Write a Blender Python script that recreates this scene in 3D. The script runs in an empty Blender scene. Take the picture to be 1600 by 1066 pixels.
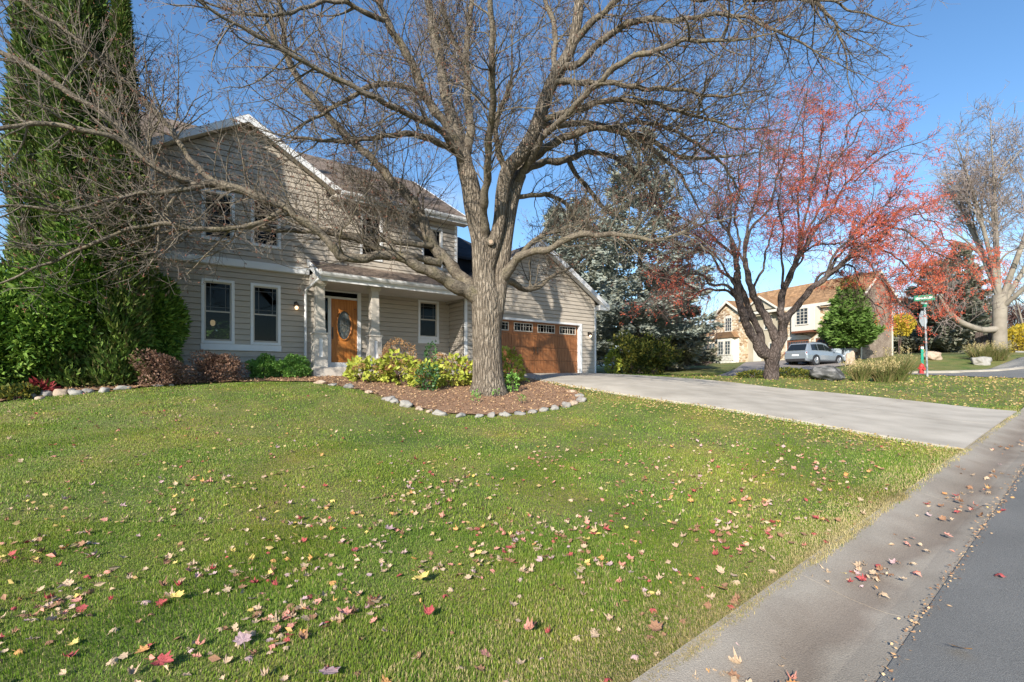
import bpy, bmesh, math, random
import numpy as np
from mathutils import Vector, Matrix
R = math.radians
rng = np.random.default_rng(11)
random.seed(11)
sc = bpy.context.scene
COL = sc.collection

# ------------------------------------------------------------------ camera, world, sun, exposure
EYE = 1.5
FPX = 745.0            # focal length in photo pixels (1600 wide)
HOR = 585.0            # horizon row in the photo
cam_d = bpy.data.cameras.new('camera')
cam_d.sensor_width = 36.0
cam_d.lens = FPX / 1600 * 36
cam_d.shift_y = (HOR - 533) / 1600
cam_d.clip_start = 0.05
cam_d.clip_end = 3000
cam = bpy.data.objects.new('camera', cam_d)
COL.objects.link(cam)
cam.location = (0, 0, EYE)
cam.rotation_euler = (R(90), 0, 0)
sc.camera = cam

SUN_EL = 27.0
SUN_TRAVEL = Vector((0.404, 0.915, 0)).normalized()
w = bpy.data.worlds.new('World')
sc.world = w
w.use_nodes = True
wn, wl = w.node_tree.nodes, w.node_tree.links
wn.clear()
sky = wn.new('ShaderNodeTexSky')
sky.sky_type = 'NISHITA'
sky.sun_disc = False
sky.sun_elevation = R(SUN_EL)
sky.sun_rotation = math.atan2(-SUN_TRAVEL.x, -SUN_TRAVEL.y)
sky.air_density = 1.0
sky.dust_density = 0.25
sky.ozone_density = 2.5
bg = wn.new('ShaderNodeBackground')
bg.inputs['Strength'].default_value = 0.125
wo = wn.new('ShaderNodeOutputWorld')
wl.new(bg.outputs[0], wo.inputs[0])
# small wisps of cloud low in the sky
tc = wn.new('ShaderNodeTexCoord')
mp = wn.new('ShaderNodeMapping')
mp.inputs['Scale'].default_value = (1.0, 1.0, 2.6)
nz = wn.new('ShaderNodeTexNoise')
nz.inputs['Scale'].default_value = 3.1
nz.inputs['Detail'].default_value = 7
rp = wn.new('ShaderNodeValToRGB')
rp.color_ramp.elements[0].position = 0.56
rp.color_ramp.elements[1].position = 0.78
sep = wn.new('ShaderNodeSeparateXYZ')
mr = wn.new('ShaderNodeMapRange')
mr.inputs[1].default_value = 0.42
mr.inputs[2].default_value = 0.16
mm = wn.new('ShaderNodeMath'); mm.operation = 'MULTIPLY'
mx = wn.new('ShaderNodeMixRGB')
mx.inputs['Color2'].default_value = (6.2, 6.4, 6.8, 1)
wl.new(tc.outputs['Generated'], mp.inputs[0]); wl.new(mp.outputs[0], nz.inputs['Vector'])
wl.new(nz.outputs['Fac'], rp.inputs[0]); wl.new(tc.outputs['Generated'], sep.inputs[0])
wl.new(sep.outputs['Z'], mr.inputs[0]); wl.new(rp.outputs[0], mm.inputs[0]); wl.new(mr.outputs[0], mm.inputs[1])
wl.new(mm.outputs[0], mx.inputs['Fac'])
hs = wn.new('ShaderNodeHueSaturation')
hs.inputs['Saturation'].default_value = 1.15
wl.new(sky.outputs[0], hs.inputs['Color'])
wl.new(hs.outputs[0], mx.inputs['Color1']); wl.new(mx.outputs[0], bg.inputs['Color'])

sun_d = bpy.data.lights.new('sun', 'SUN')
sun_d.energy = 4.7
sun_d.angle = R(0.5)
sun_d.color = (1.0, 0.93, 0.82)
sun = bpy.data.objects.new('sun', sun_d)
COL.objects.link(sun)
sv = Vector((SUN_TRAVEL.x * math.cos(R(SUN_EL)), SUN_TRAVEL.y * math.cos(R(SUN_EL)), -math.sin(R(SUN_EL))))
sun.rotation_euler = sv.to_track_quat('-Z', 'Y').to_euler()
sun.location = (-20, -35, 25)

sc.view_settings.view_transform = 'Standard'
sc.view_settings.look = 'None'
sc.view_settings.exposure = 0.84
sc.view_settings.gamma = 1.0
sc.cycles.max_bounces = 6
sc.cycles.diffuse_bounces = 3
sc.cycles.transparent_max_bounces = 12
sc.cycles.use_denoising = True

# ------------------------------------------------------------------ helpers
def px(u, v, d):
    """World point seen at photo pixel (u, v) when it stands d metres away."""
    return np.array(((u - 800) / FPX * d, d, EYE + (HOR - v) / FPX * d))

def tag(o, label=None, cat=None, group=None, kind=None):
    if label: o['label'] = label
    if cat: o['category'] = cat
    if group: o['group'] = group
    if kind: o['kind'] = kind
    return o

def empty(name, loc, rz=0.0):
    o = bpy.data.objects.new(name, None)
    COL.objects.link(o)
    o.location = loc
    o.rotation_euler = (0, 0, rz)
    o.empty_display_size = 0.2
    return o

def np_obj(name, V, F, mats, parent=None, loc=None, smooth=False, midx=None):
    V = np.asarray(V, dtype=np.float32); F = np.asarray(F, dtype=np.int32)
    me = bpy.data.meshes.new(name)
    n, k = F.shape
    me.vertices.add(len(V)); me.vertices.foreach_set('co', V.ravel())
    me.loops.add(n * k); me.loops.foreach_set('vertex_index', F.ravel())
    me.polygons.add(n)
    me.polygons.foreach_set('loop_start', np.arange(0, n * k, k, dtype=np.int32))
    me.polygons.foreach_set('use_smooth', np.full(n, bool(smooth)))
    if not isinstance(mats, (list, tuple)): mats = [mats]
    for m in mats: me.materials.append(m)
    if midx is not None:
        me.polygons.foreach_set('material_index', np.asarray(midx, dtype=np.int32))
    me.update(calc_edges=True)
    o = bpy.data.objects.new(name, me)
    COL.objects.link(o)
    if parent is not None: o.parent = parent
    if loc is not None: o.location = loc
    return o

class MB:
    """Collects simple shapes and links them as one mesh object."""
    def __init__(s, off=(0, 0, 0)):
        s.v = []; s.f = []; s.m = []; s.off = off; s.cur = 0
    def face(s, pts):
        b = len(s.v)
        s.v += [tuple(p) for p in pts]
        s.f.append(tuple(range(b, b + len(pts)))); s.m.append(s.cur)
    def box(s, x0, x1, y0, y1, z0, z1):
        c = [(x0, y0, z0), (x1, y0, z0), (x1, y1, z0), (x0, y1, z0), (x0, y0, z1), (x1, y0, z1), (x1, y1, z1), (x0, y1, z1)]
        s.hexa(c)
    def hexa(s, c):
        b = len(s.v); s.v += [tuple(p) for p in c]
        for q in ((0, 3, 2, 1), (4, 5, 6, 7), (0, 1, 5, 4), (1, 2, 6, 5), (2, 3, 7, 6), (3, 0, 4, 7)):
            s.f.append(tuple(b + i for i in q)); s.m.append(s.cur)
    def frustum(s, cx, cy, z0, z1, w0, w1, d0=None, d1=None):
        d0 = w0 if d0 is None else d0; d1 = w1 if d1 is None else d1
        s.hexa([(cx - w0, cy - d0, z0), (cx + w0, cy - d0, z0), (cx + w0, cy + d0, z0), (cx - w0, cy + d0, z0),
                (cx - w1, cy - d1, z1), (cx + w1, cy - d1, z1), (cx + w1, cy + d1, z1), (cx - w1, cy + d1, z1)])
    def prism(s, poly, axis, a0, a1):
        """Extrude a 2-D polygon along an axis ('x','y','z') from a0 to a1."""
        def p3(p, a):
            return {'x': (a, p[0], p[1]), 'y': (p[0], a, p[1]), 'z': (p[0], p[1], a)}[axis]
        n = len(poly)
        s.face([p3(p, a0) for p in poly]); s.face([p3(p, a1) for p in reversed(poly)])
        for i in range(n):
            p, q = poly[i], poly[(i + 1) % n]
            s.face([p3(p, a0), p3(p, a1), p3(q, a1), p3(q, a0)])
    def slab(s, quad, t):
        """A thick sheet: quad corners (4 points) pushed down by t."""
        c = [Vector(p) for p in quad]
        s.hexa([p - Vector((0, 0, t)) for p in c] + c)
    def tube(s, pts, r, n=8, caps=True):
        pts = [Vector(p) for p in pts]
        rr = r if isinstance(r, (list, tuple)) else [r] * len(pts)
        rings = []
        for i, p in enumerate(pts):
            t = (pts[min(i + 1, len(pts) - 1)] - pts[max(i - 1, 0)]).normalized()
            a = t.cross(Vector((0, 0, 1)) if abs(t.z) < .9 else Vector((1, 0, 0))).normalized(); b2 = t.cross(a)
            b = len(s.v)
            for k in range(n):
                an = 2 * math.pi * k / n
                s.v.append(tuple(p + (a * math.cos(an) + b2 * math.sin(an)) * rr[i]))
            rings.append(b)
        for i in range(len(rings) - 1):
            for k in range(n):
                s.f.append((rings[i] + k, rings[i] + (k + 1) % n, rings[i + 1] + (k + 1) % n, rings[i + 1] + k)); s.m.append(s.cur)
        if caps:
            s.f.append(tuple(rings[0] + k for k in range(n))); s.m.append(s.cur)
            s.f.append(tuple(rings[-1] + k for k in reversed(range(n)))); s.m.append(s.cur)
    def lathe(s, prof, cx=0, cy=0, n=16):
        rings = []
        for r, z in prof:
            b = len(s.v)
            for k in range(n):
                an = 2 * math.pi * k / n
                s.v.append((cx + r * math.cos(an), cy + r * math.sin(an), z))
            rings.append(b)
        for i in range(len(rings) - 1):
            for k in range(n):
                s.f.append((rings[i] + k, rings[i] + (k + 1) % n, rings[i + 1] + (k + 1) % n, rings[i + 1] + k)); s.m.append(s.cur)
        s.f.append(tuple(rings[0] + k for k in reversed(range(n)))); s.m.append(s.cur)
        s.f.append(tuple(rings[-1] + k for k in range(n))); s.m.append(s.cur)
    def build(s, name, mats, parent=None, loc=None, bevel=0, smooth=False, rz=0.0):
        me = bpy.data.meshes.new(name)
        ox, oy, oz = s.off
        me.from_pydata([(x - ox, y - oy, z - oz) for x, y, z in s.v], [], s.f)
        if not isinstance(mats, (list, tuple)): mats = [mats]
        for m in mats: me.materials.append(m)
        me.polygons.foreach_set('material_index', s.m)
        me.polygons.foreach_set('use_smooth', [bool(smooth)] * len(s.f))
        bm = bmesh.new(); bm.from_mesh(me); bmesh.ops.recalc_face_normals(bm, faces=bm.faces); bm.to_mesh(me); bm.free()
        me.update()
        o = bpy.data.objects.new(name, me); COL.objects.link(o)
        if parent is not None: o.parent = parent
        if loc is not None: o.location = loc
        if rz: o.rotation_euler = (0, 0, rz)
        if bevel:
            b = o.modifiers.new('bevel', 'BEVEL'); b.width = bevel; b.segments = 2; b.limit_method = 'ANGLE'
        return o

# ------------------------------------------------------------------ materials
def ramp(nt, stops):
    r = nt.nodes.new('ShaderNodeValToRGB')
    e = r.color_ramp.elements
    while len(e) < len(stops): e.new(0.5)
    for i, (p, c) in enumerate(stops):
        e[i].position = p; e[i].color = (*c, 1)
    return r

def mat(name, cols, scale=4.0, rough=0.8, bump=0.0, bscale=60.0, island=False, spec=0.3, detail=5, stretch=None, metal=0.0, fine=0.0, fscale=200.0, coat=0.0):
    """Principled material; cols = one colour or a list blended by noise (and per-piece chance when island)."""
    m = bpy.data.materials.new(name); m.use_nodes = True
    nt = m.node_tree; N, L = nt.nodes, nt.links
    p = N['Principled BSDF']
    p.inputs['Roughness'].default_value = rough
    p.inputs['Specular IOR Level'].default_value = spec
    p.inputs['Metallic'].default_value = metal
    if coat: p.inputs['Coat Weight'].default_value = coat
    if not isinstance(cols, list): cols = [cols]
    tc = N.new('ShaderNodeTexCoord'); src = tc.outputs['Object']
    if stretch:
        mp = N.new('ShaderNodeMapping'); mp.inputs['Scale'].default_value = stretch
        L.new(src, mp.inputs[0]); src = mp.outputs[0]
    out = None
    if len(cols) == 1:
        p.inputs['Base Color'].default_value = (*cols[0], 1)
    else:
        st = [(0.0 + i / (len(cols) - 1), c) for i, c in enumerate(cols)] if island else [(0.3 + 0.4 * i / (len(cols) - 1), c) for i, c in enumerate(cols)]
        r = ramp(nt, st)
        if island:
            g = N.new('ShaderNodeNewGeometry'); L.new(g.outputs['Random Per Island'], r.inputs[0])
        else:
            nz = N.new('ShaderNodeTexNoise'); nz.inputs['Scale'].default_value = scale; nz.inputs['Detail'].default_value = detail
            L.new(src, nz.inputs['Vector']); L.new(nz.outputs['Fac'], r.inputs[0])
        out = r.outputs[0]
        if fine:
            n2 = N.new('ShaderNodeTexNoise'); n2.inputs['Scale'].default_value = fscale; n2.inputs['Detail'].default_value = 3
            L.new(src, n2.inputs['Vector'])
            mr = N.new('ShaderNodeMapRange'); mr.inputs[1].default_value = .3; mr.inputs[2].default_value = .7
            mr.inputs[3].default_value = 1 - fine; mr.inputs[4].default_value = 1 + fine; L.new(n2.outputs['Fac'], mr.inputs[0])
            mu = N.new('ShaderNodeVectorMath'); mu.operation = 'SCALE'
            L.new(out, mu.inputs[0]); L.new(mr.outputs[0], mu.inputs['Scale']); out = mu.outputs[0]
        L.new(out, p.inputs['Base Color'])
    if bump:
        nb = N.new('ShaderNodeTexNoise'); nb.inputs['Scale'].default_value = bscale; nb.inputs['Detail'].default_value = 6
        L.new(src, nb.inputs['Vector'])
        bp = N.new('ShaderNodeBump'); bp.inputs['Strength'].default_value = bump; bp.inputs['Distance'].default_value = 0.02
        L.new(nb.outputs['Fac'], bp.inputs['Height']); L.new(bp.outputs[0], p.inputs['Normal'])
    return m

def shingle_mat(name, cols, sx=3.2, sy=7.0, axis='x'):
    m = mat(name, cols, scale=1.2, rough=.95, spec=.1)
    nt = m.node_tree; N, L = nt.nodes, nt.links; p = N['Principled BSDF']
    tc = N.new('ShaderNodeTexCoord'); mp = N.new('ShaderNodeMapping')
    if axis == 'y': mp.inputs['Rotation'].default_value = (0, 0, R(90))
    br = N.new('ShaderNodeTexBrick'); br.inputs['Scale'].default_value = 1.0
    br.inputs['Brick Width'].default_value = 0.26; br.inputs['Row Height'].default_value = 0.125; br.inputs['Mortar Size'].default_value = 0.006
    br.inputs['Color1'].default_value = (.72, .72, .72, 1); br.inputs['Color2'].default_value = (1.15, 1.12, 1.08, 1); br.inputs['Mortar'].default_value = (.45, .45, .45, 1)
    L.new(tc.outputs['Object'], mp.inputs[0]); L.new(mp.outputs[0], br.inputs['Vector'])
    mu = N.new('ShaderNodeMixRGB'); mu.blend_type = 'MULTIPLY'; mu.inputs[0].default_value = 1
    old = p.inputs['Base Color'].links[0].from_socket
    L.new(old, mu.inputs[1]); L.new(br.outputs['Color'], mu.inputs[2]); L.new(mu.outputs[0], p.inputs['Base Color'])
    nz = N.new('ShaderNodeTexNoise'); nz.inputs['Scale'].default_value = 180; L.new(tc.outputs['Object'], nz.inputs['Vector'])
    ad = N.new('ShaderNodeMath'); ad.operation = 'MULTIPLY_ADD'; ad.inputs[1].default_value = .3
    L.new(nz.outputs['Fac'], ad.inputs[0]); L.new(br.outputs['Color'], ad.inputs[2])
    bp = N.new('ShaderNodeBump'); bp.inputs['Strength'].default_value = .6; bp.inputs['Distance'].default_value = .015
    L.new(ad.outputs[0], bp.inputs['Height']); L.new(bp.outputs[0], p.inputs['Normal'])
    return m

def stone_wall_mat(name):
    m = mat(name, [(.42, .33, .22), (.60, .50, .37)], scale=2.5, rough=.95)
    nt = m.node_tree; N, L = nt.nodes, nt.links; p = N['Principled BSDF']
    tc = N.new('ShaderNodeTexCoord'); mp = N.new('ShaderNodeMapping'); mp.inputs['Scale'].default_value = (2.2, 2.2, 4.2)
    vo = N.new('ShaderNodeTexVoronoi'); vo.inputs['Scale'].default_value = 1.5
    L.new(tc.outputs['Object'], mp.inputs[0]); L.new(mp.outputs[0], vo.inputs['Vector'])
    sp = N.new('ShaderNodeSeparateColor'); L.new(vo.outputs['Color'], sp.inputs[0])
    r = ramp(nt, [(0, (.20, .12, .07)), (.3, (.42, .29, .17)), (.6, (.55, .45, .32)), (1, (.66, .58, .46))])
    L.new(sp.outputs[0], r.inputs[0]); L.new(r.outputs[0], p.inputs['Base Color'])
    v2 = N.new('ShaderNodeTexVoronoi'); v2.feature = 'DISTANCE_TO_EDGE'; v2.inputs['Scale'].default_value = 1.5
    L.new(mp.outputs[0], v2.inputs['Vector'])
    mr = N.new('ShaderNodeMapRange'); mr.inputs[2].default_value = .12; L.new(v2.outputs['Distance'], mr.inputs[0])
    bp = N.new('ShaderNodeBump'); bp.inputs['Strength'].default_value = .8; bp.inputs['Distance'].default_value = .03
    L.new(mr.outputs[0], bp.inputs['Height']); L.new(bp.outputs[0], p.inputs['Normal'])
    return m

def glass_mat(name, tint=(.5, .55, .55), refl=0.16):
    m = bpy.data.materials.new(name); m.use_nodes = True
    nt = m.node_tree; N, L = nt.nodes, nt.links; N.remove(N['Principled BSDF'])
    tr = N.new('ShaderNodeBsdfTransparent'); tr.inputs[0].default_value = (*tint, 1)
    gl = N.new('ShaderNodeBsdfGlossy'); gl.inputs['Roughness'].default_value = 0.02
    fr = N.new('ShaderNodeFresnel'); fr.inputs['IOR'].default_value = 1.28
    ad = N.new('ShaderNodeMath'); ad.operation = 'ADD'; ad.inputs[1].default_value = refl * .5; L.new(fr.outputs[0], ad.inputs[0])
    nz = N.new('ShaderNodeTexNoise'); nz.inputs['Scale'].default_value = 2.0
    bp = N.new('ShaderNodeBump'); bp.inputs['Strength'].default_value = .04; L.new(nz.outputs['Fac'], bp.inputs['Height']); L.new(bp.outputs[0], gl.inputs['Normal'])
    mi = N.new('ShaderNodeMixShader'); L.new(ad.outputs[0], mi.inputs[0]); L.new(tr.outputs[0], mi.inputs[1]); L.new(gl.outputs[0], mi.inputs[2])
    L.new(mi.outputs[0], N['Material Output'].inputs[0])
    return m

def emit_mat(name, col, st):
    m = bpy.data.materials.new(name); m.use_nodes = True
    p = m.node_tree.nodes['Principled BSDF']
    p.inputs['Emission Color'].default_value = (*col, 1); p.inputs['Emission Strength'].default_value = st
    return m

def leaf_mat(name, cols, rough=.55, spec=.25, trans=0.25):
    m = mat(name, cols, island=True, rough=rough, spec=spec)
    if trans:
        nt = m.node_tree; N, L = nt.nodes, nt.links; p = N['Principled BSDF']
        t = N.new('ShaderNodeBsdfTranslucent'); mi = N.new('ShaderNodeMixShader'); mi.inputs[0].default_value = trans
        if p.inputs['Base Color'].links: L.new(p.inputs['Base Color'].links[0].from_socket, t.inputs[0])
        L.new(p.outputs[0], mi.inputs[1]); L.new(t.outputs[0], mi.inputs[2]); L.new(mi.outputs[0], N['Material Output'].inputs[0])
    return m

def bark_mat(name, cols, vs=(9, 9, 1.6), strength=1.0, dist=.05):
    m = mat(name, cols, scale=2.2, rough=.95, spec=.1, fine=.25, fscale=40)
    nt = m.node_tree; N, L = nt.nodes, nt.links; p = N['Principled BSDF']
    tc = N.new('ShaderNodeTexCoord'); mp = N.new('ShaderNodeMapping'); mp.inputs['Scale'].default_value = vs
    nz0 = N.new('ShaderNodeTexNoise'); nz0.inputs['Scale'].default_value = 2.0
    L.new(tc.outputs['Object'], mp.inputs[0]); L.new(mp.outputs[0], nz0.inputs['Vector'])
    mxv = N.new('ShaderNodeMixRGB'); mxv.inputs[0].default_value = .25; L.new(mp.outputs[0], mxv.inputs[1]); L.new(nz0.outputs['Color'], mxv.inputs[2])
    vo = N.new('ShaderNodeTexVoronoi'); vo.feature = 'DISTANCE_TO_EDGE'; vo.inputs['Scale'].default_value = 2.2; L.new(mxv.outputs[0], vo.inputs['Vector'])
    nz = N.new('ShaderNodeTexNoise'); nz.inputs['Scale'].default_value = 6; nz.inputs['Detail'].default_value = 8; L.new(mp.outputs[0], nz.inputs['Vector'])
    mr = N.new('ShaderNodeMapRange'); mr.inputs[2].default_value = .25; L.new(vo.outputs['Distance'], mr.inputs[0])
    ad = N.new('ShaderNodeMath'); ad.operation = 'MULTIPLY_ADD'; ad.inputs[1].default_value = .6; L.new(nz.outputs['Fac'], ad.inputs[0]); L.new(mr.outputs[0], ad.inputs[2])
    bp = N.new('ShaderNodeBump'); bp.inputs['Strength'].default_value = strength; bp.inputs['Distance'].default_value = dist
    L.new(ad.outputs[0], bp.inputs['Height']); L.new(bp.outputs[0], p.inputs['Normal'])
    # darker colour along the furrows
    mu = N.new('ShaderNodeMixRGB'); mu.blend_type = 'MULTIPLY'; mu.inputs[0].default_value = .75
    r = ramp(nt, [(0, (.45, .42, .40)), (.5, (1, 1, 1))]); L.new(mr.outputs[0], r.inputs[0])
    old = p.inputs['Base Color'].links[0].from_socket
    L.new(old, mu.inputs[1]); L.new(r.outputs[0], mu.inputs[2]); L.new(mu.outputs[0], p.inputs['Base Color'])
    return m

M = {}
M['siding'] = mat('siding', [(0.422, 0.373, 0.310), (0.472, 0.416, 0.352)], scale=3, rough=.7, stretch=(1, 1, 6), bump=.08, bscale=30, fine=.05, fscale=60)
M['siding_lower'] = M['siding']
M['trim'] = mat('trim_white', [(.70, .71, .72), (.78, .78, .78)], scale=3, rough=.5)
M['column'] = mat('column_paint', [(0.504, 0.462, 0.402), (0.552, 0.504, 0.444)], scale=3, rough=.6)
M['shingle'] = shingle_mat('brown_shingle', [(.17, .135, .11), (.25, .20, .165)])
M['shingle_side'] = shingle_mat('brown_shingle_side', [(.15, .12, .10), (.22, .18, .15)], axis='y')
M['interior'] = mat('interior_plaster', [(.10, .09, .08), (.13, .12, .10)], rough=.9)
M['ceiling'] = mat('porch_ceiling', [(.50, .48, .43), (.56, .53, .48)], scale=3, rough=.7)
M['concrete'] = mat('concrete', [(.34, .305, .252), (.485, .44, .37)], scale=1.3, rough=.9, bump=.15, bscale=90, fine=.10, fscale=120, detail=8)
M['gutter_stone'] = mat('gutter_concrete', [(.26, .228, .185), (.335, .295, .243)], scale=1.6, rough=.92, bump=.35, bscale=140, fine=.22, fscale=160, detail=8)
def stain(m):
    nt = m.node_tree; N, L = nt.nodes, nt.links; p = N['Principled BSDF']
    tc = N.new('ShaderNodeTexCoord'); mp = N.new('ShaderNodeMapping'); mp.inputs['Rotation'].default_value = (0, 0, -math.atan2(.627, .779))
    nz = N.new('ShaderNodeTexNoise'); nz.inputs['Scale'].default_value = 1.7; nz.inputs['Detail'].default_value = 9
    L.new(tc.outputs['Object'], mp.inputs[0]); L.new(mp.outputs[0], nz.inputs['Vector'])
    sp = N.new('ShaderNodeSeparateXYZ'); L.new(mp.outputs[0], sp.inputs[0])
    ad = N.new('ShaderNodeMath'); ad.operation = 'MULTIPLY_ADD'; ad.inputs[1].default_value = .55; L.new(nz.outputs['Fac'], ad.inputs[0]); L.new(sp.outputs['Y'], ad.inputs[2])
    r = ramp(nt, [(0, (1, 1, 1)), (.30, (.96, .95, .94)), (.42, (.50, .42, .38)), (.55, (.60, .53, .49)), (.75, (1, 1, 1))])
    mr = N.new('ShaderNodeMapRange'); mr.inputs[1].default_value = .75; mr.inputs[2].default_value = 1.75; L.new(ad.outputs[0], mr.inputs[0]); L.new(mr.outputs[0], r.inputs[0])
    mu = N.new('ShaderNodeMixRGB'); mu.blend_type = 'MULTIPLY'; mu.inputs[0].default_value = .62
    old = p.inputs['Base Color'].links[0].from_socket; L.new(old, mu.inputs[1]); L.new(r.outputs[0], mu.inputs[2]); L.new(mu.outputs[0], p.inputs['Base Color'])
stain(M['gutter_stone'])
M['asphalt'] = mat('asphalt', [(.145, .142, .134), (.185, .181, .17)], scale=1.2, rough=.9, bump=.5, bscale=220, fine=.45, fscale=260, detail=8)
M['asphalt_worn'] = mat('asphalt_worn', [(.22, .19, .17), (.28, .25, .225)], scale=.8, rough=.95, fine=.15, fscale=60)
M['glass'] = glass_mat('window_glass', (.34, .37, .37), 0.0)
M['lead_glass'] = mat('leaded_glass', [(0.060, 0.078, 0.084), (0.150, 0.174, 0.180)], scale=9, rough=.18, spec=.6, bump=.4, bscale=18)
M['came'] = mat('came_metal', (.17, .16, .13), rough=.6)
M['blind'] = mat('window_blind', [(.40, .42, .42), (.5, .5, .5)], scale=3, rough=.8)
M['muntin'] = mat('muntin_bar', (.16, .16, .155), rough=.5)
M['brass'] = mat('door_metal', (.10, .085, .07), rough=.4, metal=.8)
M['lamp_metal'] = mat('lamp_bronze', (.05, .04, .03), rough=.5, metal=.4)
M['lamp_glass'] = emit_mat('lamp_glow', (1, .66, .36), 1.1)

def wood_mat(name, cols, vert=True):
    return mat(name, cols, scale=2.0, rough=.42, spec=.4, stretch=(14, 14, 1.2) if vert else (1.2, 14, 14), bump=.06, bscale=8, detail=8)
M['door_wood'] = wood_mat('door_wood', [(.38, .125, .022), (.56, .22, .05)])
M['garage_wood'] = wood_mat('garage_wood', [(.17, .062, .022), (.27, .105, .038), (.35, .15, .06)])
M['garage_wood_dark'] = wood_mat('garage_wood_dark', [(.16, .055, .02), (.22, .085, .03)], False)

M['lawn'] = mat('lawn_soil', [(0.079, 0.113, 0.021), (0.151, 0.151, 0.048), (0.092, 0.132, 0.025)], scale=.8, rough=.95, fine=.55, fscale=45, detail=8, bump=.6, bscale=60)
M['grass'] = leaf_mat('grass_blade', [(0.085, 0.163, 0.013), (0.135, 0.225, 0.021), (0.196, 0.281, 0.032), (0.281, 0.315, 0.067)], rough=.5, trans=.25)
def patchy(m, sc_=.55):
    nt = m.node_tree; N, L = nt.nodes, nt.links; p = N['Principled BSDF']
    tc = N.new('ShaderNodeTexCoord'); nz = N.new('ShaderNodeTexNoise'); nz.inputs['Scale'].default_value = sc_; nz.inputs['Detail'].default_value = 6; nz.inputs['Roughness'].default_value = .65
    L.new(tc.outputs['Object'], nz.inputs['Vector'])
    r = ramp(nt, [(.3, (.58, .76, .62)), (.46, (.95, 1.0, .95)), (.58, (1.25, 1.08, 1.1)), (.72, (1.8, 1.25, 1.5))]); L.new(nz.outputs['Fac'], r.inputs[0])
    mu = N.new('ShaderNodeMixRGB'); mu.blend_type = 'MULTIPLY'; mu.inputs[0].default_value = .9
    l = p.inputs['Base Color'].links[0]; old = l.from_socket; targets = [k.to_socket for k in old.links]
    L.new(old, mu.inputs[1]); L.new(r.outputs[0], mu.inputs[2])
    for t_ in targets: L.new(mu.outputs[0], t_)
patchy(M['grass']); patchy(M['lawn'])
M['straw'] = leaf_mat('straw_blade', [(0.440, 0.352, 0.165), (0.550, 0.440, 0.220), (0.330, 0.297, 0.110)], rough=.7, trans=.2)
M['mulch'] = mat('mulch', [(0.150, 0.083, 0.048), (0.285, 0.173, 0.105), (0.195, 0.105, 0.068)], scale=9, rough=.95, bump=1.0, bscale=45, fine=.4, fscale=60)
M['chips'] = leaf_mat('mulch_chip', [(0.157, 0.078, 0.046), (0.313, 0.183, 0.104), (0.444, 0.287, 0.157), (0.548, 0.392, 0.221)], rough=.9, trans=0)
M['bark'] = bark_mat('maple_bark', [(.19, .155, .12), (.30, .255, .20)])
M['limb_bark'] = mat('limb_bark', [(0.081, 0.064, 0.047), (0.148, 0.124, 0.094), (0.128, 0.108, 0.067)], scale=3.5, rough=.95, bump=1.0, bscale=26, fine=.5, fscale=24)
M['twig'] = leaf_mat('maple_twig', [(.065, .05, .04), (.11, .09, .07), (.16, .135, .11), (.21, .18, .15)], rough=.85, spec=.15, trans=0)
M['bud'] = leaf_mat('seed_cluster', [(.13, .05, .035), (.22, .10, .06), (.17, .09, .07)], rough=.8, trans=.1)
M['crab_bark'] = bark_mat('crab_bark', [(.07, .055, .05), (.15, .12, .105)], vs=(6, 6, 3), strength=.7)
M['crab_twig'] = leaf_mat('crab_twig', [(.085, .05, .045), (.13, .085, .075), (.17, .115, .10)], rough=.85, trans=0)
M['berry'] = leaf_mat('red_berry', [(.58, .085, .045), (.68, .15, .075), (.74, .24, .10), (.54, .06, .05), (.62, .15, .11)], rough=.4, spec=.4, trans=.1)
M['cedar'] = leaf_mat('cedar_spray', [(0.032, 0.080, 0.013), (0.080, 0.166, 0.021), (0.149, 0.250, 0.032), (0.213, 0.309, 0.053)], rough=.6, trans=.15)
M['cedar_dark'] = leaf_mat('dark_cedar_spray', [(.03, .065, .015), (.065, .12, .02), (.11, .18, .03), (.17, .235, .05), (.12, .10, .04)], rough=.6, trans=.15)
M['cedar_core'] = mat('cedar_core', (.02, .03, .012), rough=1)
M['barberry'] = leaf_mat('barberry_leaf', [(.15, .08, .055), (.27, .16, .11), (.35, .225, .16), (.20, .10, .07)], rough=.7)
M['boxwood'] = leaf_mat('boxwood_leaf', [(0.096, 0.204, 0.036), (0.168, 0.336, 0.060), (0.264, 0.456, 0.108)], rough=.5)
M['hydrangea'] = leaf_mat('hydrangea_leaf', [(.22, .30, .04), (.38, .42, .06), (.50, .50, .09), (.30, .38, .05), (.45, .36, .10)], rough=.55)
M['flower'] = leaf_mat('dry_flower', [(.30, .14, .06), (.42, .24, .11), (.48, .32, .16), (.36, .18, .08)], rough=.9)
M['rose'] = leaf_mat('rose_leaf', [(.03, .08, .03), (.06, .14, .045), (.11, .22, .07)], rough=.4)
M['spruce'] = leaf_mat('spruce_needles', [(0.178, 0.215, 0.187), (0.259, 0.295, 0.259), (0.339, 0.365, 0.312), (0.268, 0.259, 0.178)], rough=.7, trans=.1)
M['spruce_dark'] = leaf_mat('dark_spruce_needles', [(0.143, 0.163, 0.111), (0.234, 0.240, 0.176), (0.312, 0.280, 0.215)], rough=.8, trans=.1)
M['pine'] = leaf_mat('pine_needles', [(0.075, 0.150, 0.026), (0.135, 0.232, 0.045), (0.195, 0.292, 0.075)], rough=.6, trans=.15)
M['hedge'] = leaf_mat('hedge_leaf', [(.03, .05, .012), (.07, .10, .02), (.15, .16, .03), (.28, .24, .04)], rough=.7)
M['yellow_leaf'] = leaf_mat('yellow_leaf', [(.45, .33, .03), (.60, .45, .05), (.32, .28, .04)], rough=.6)
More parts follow.
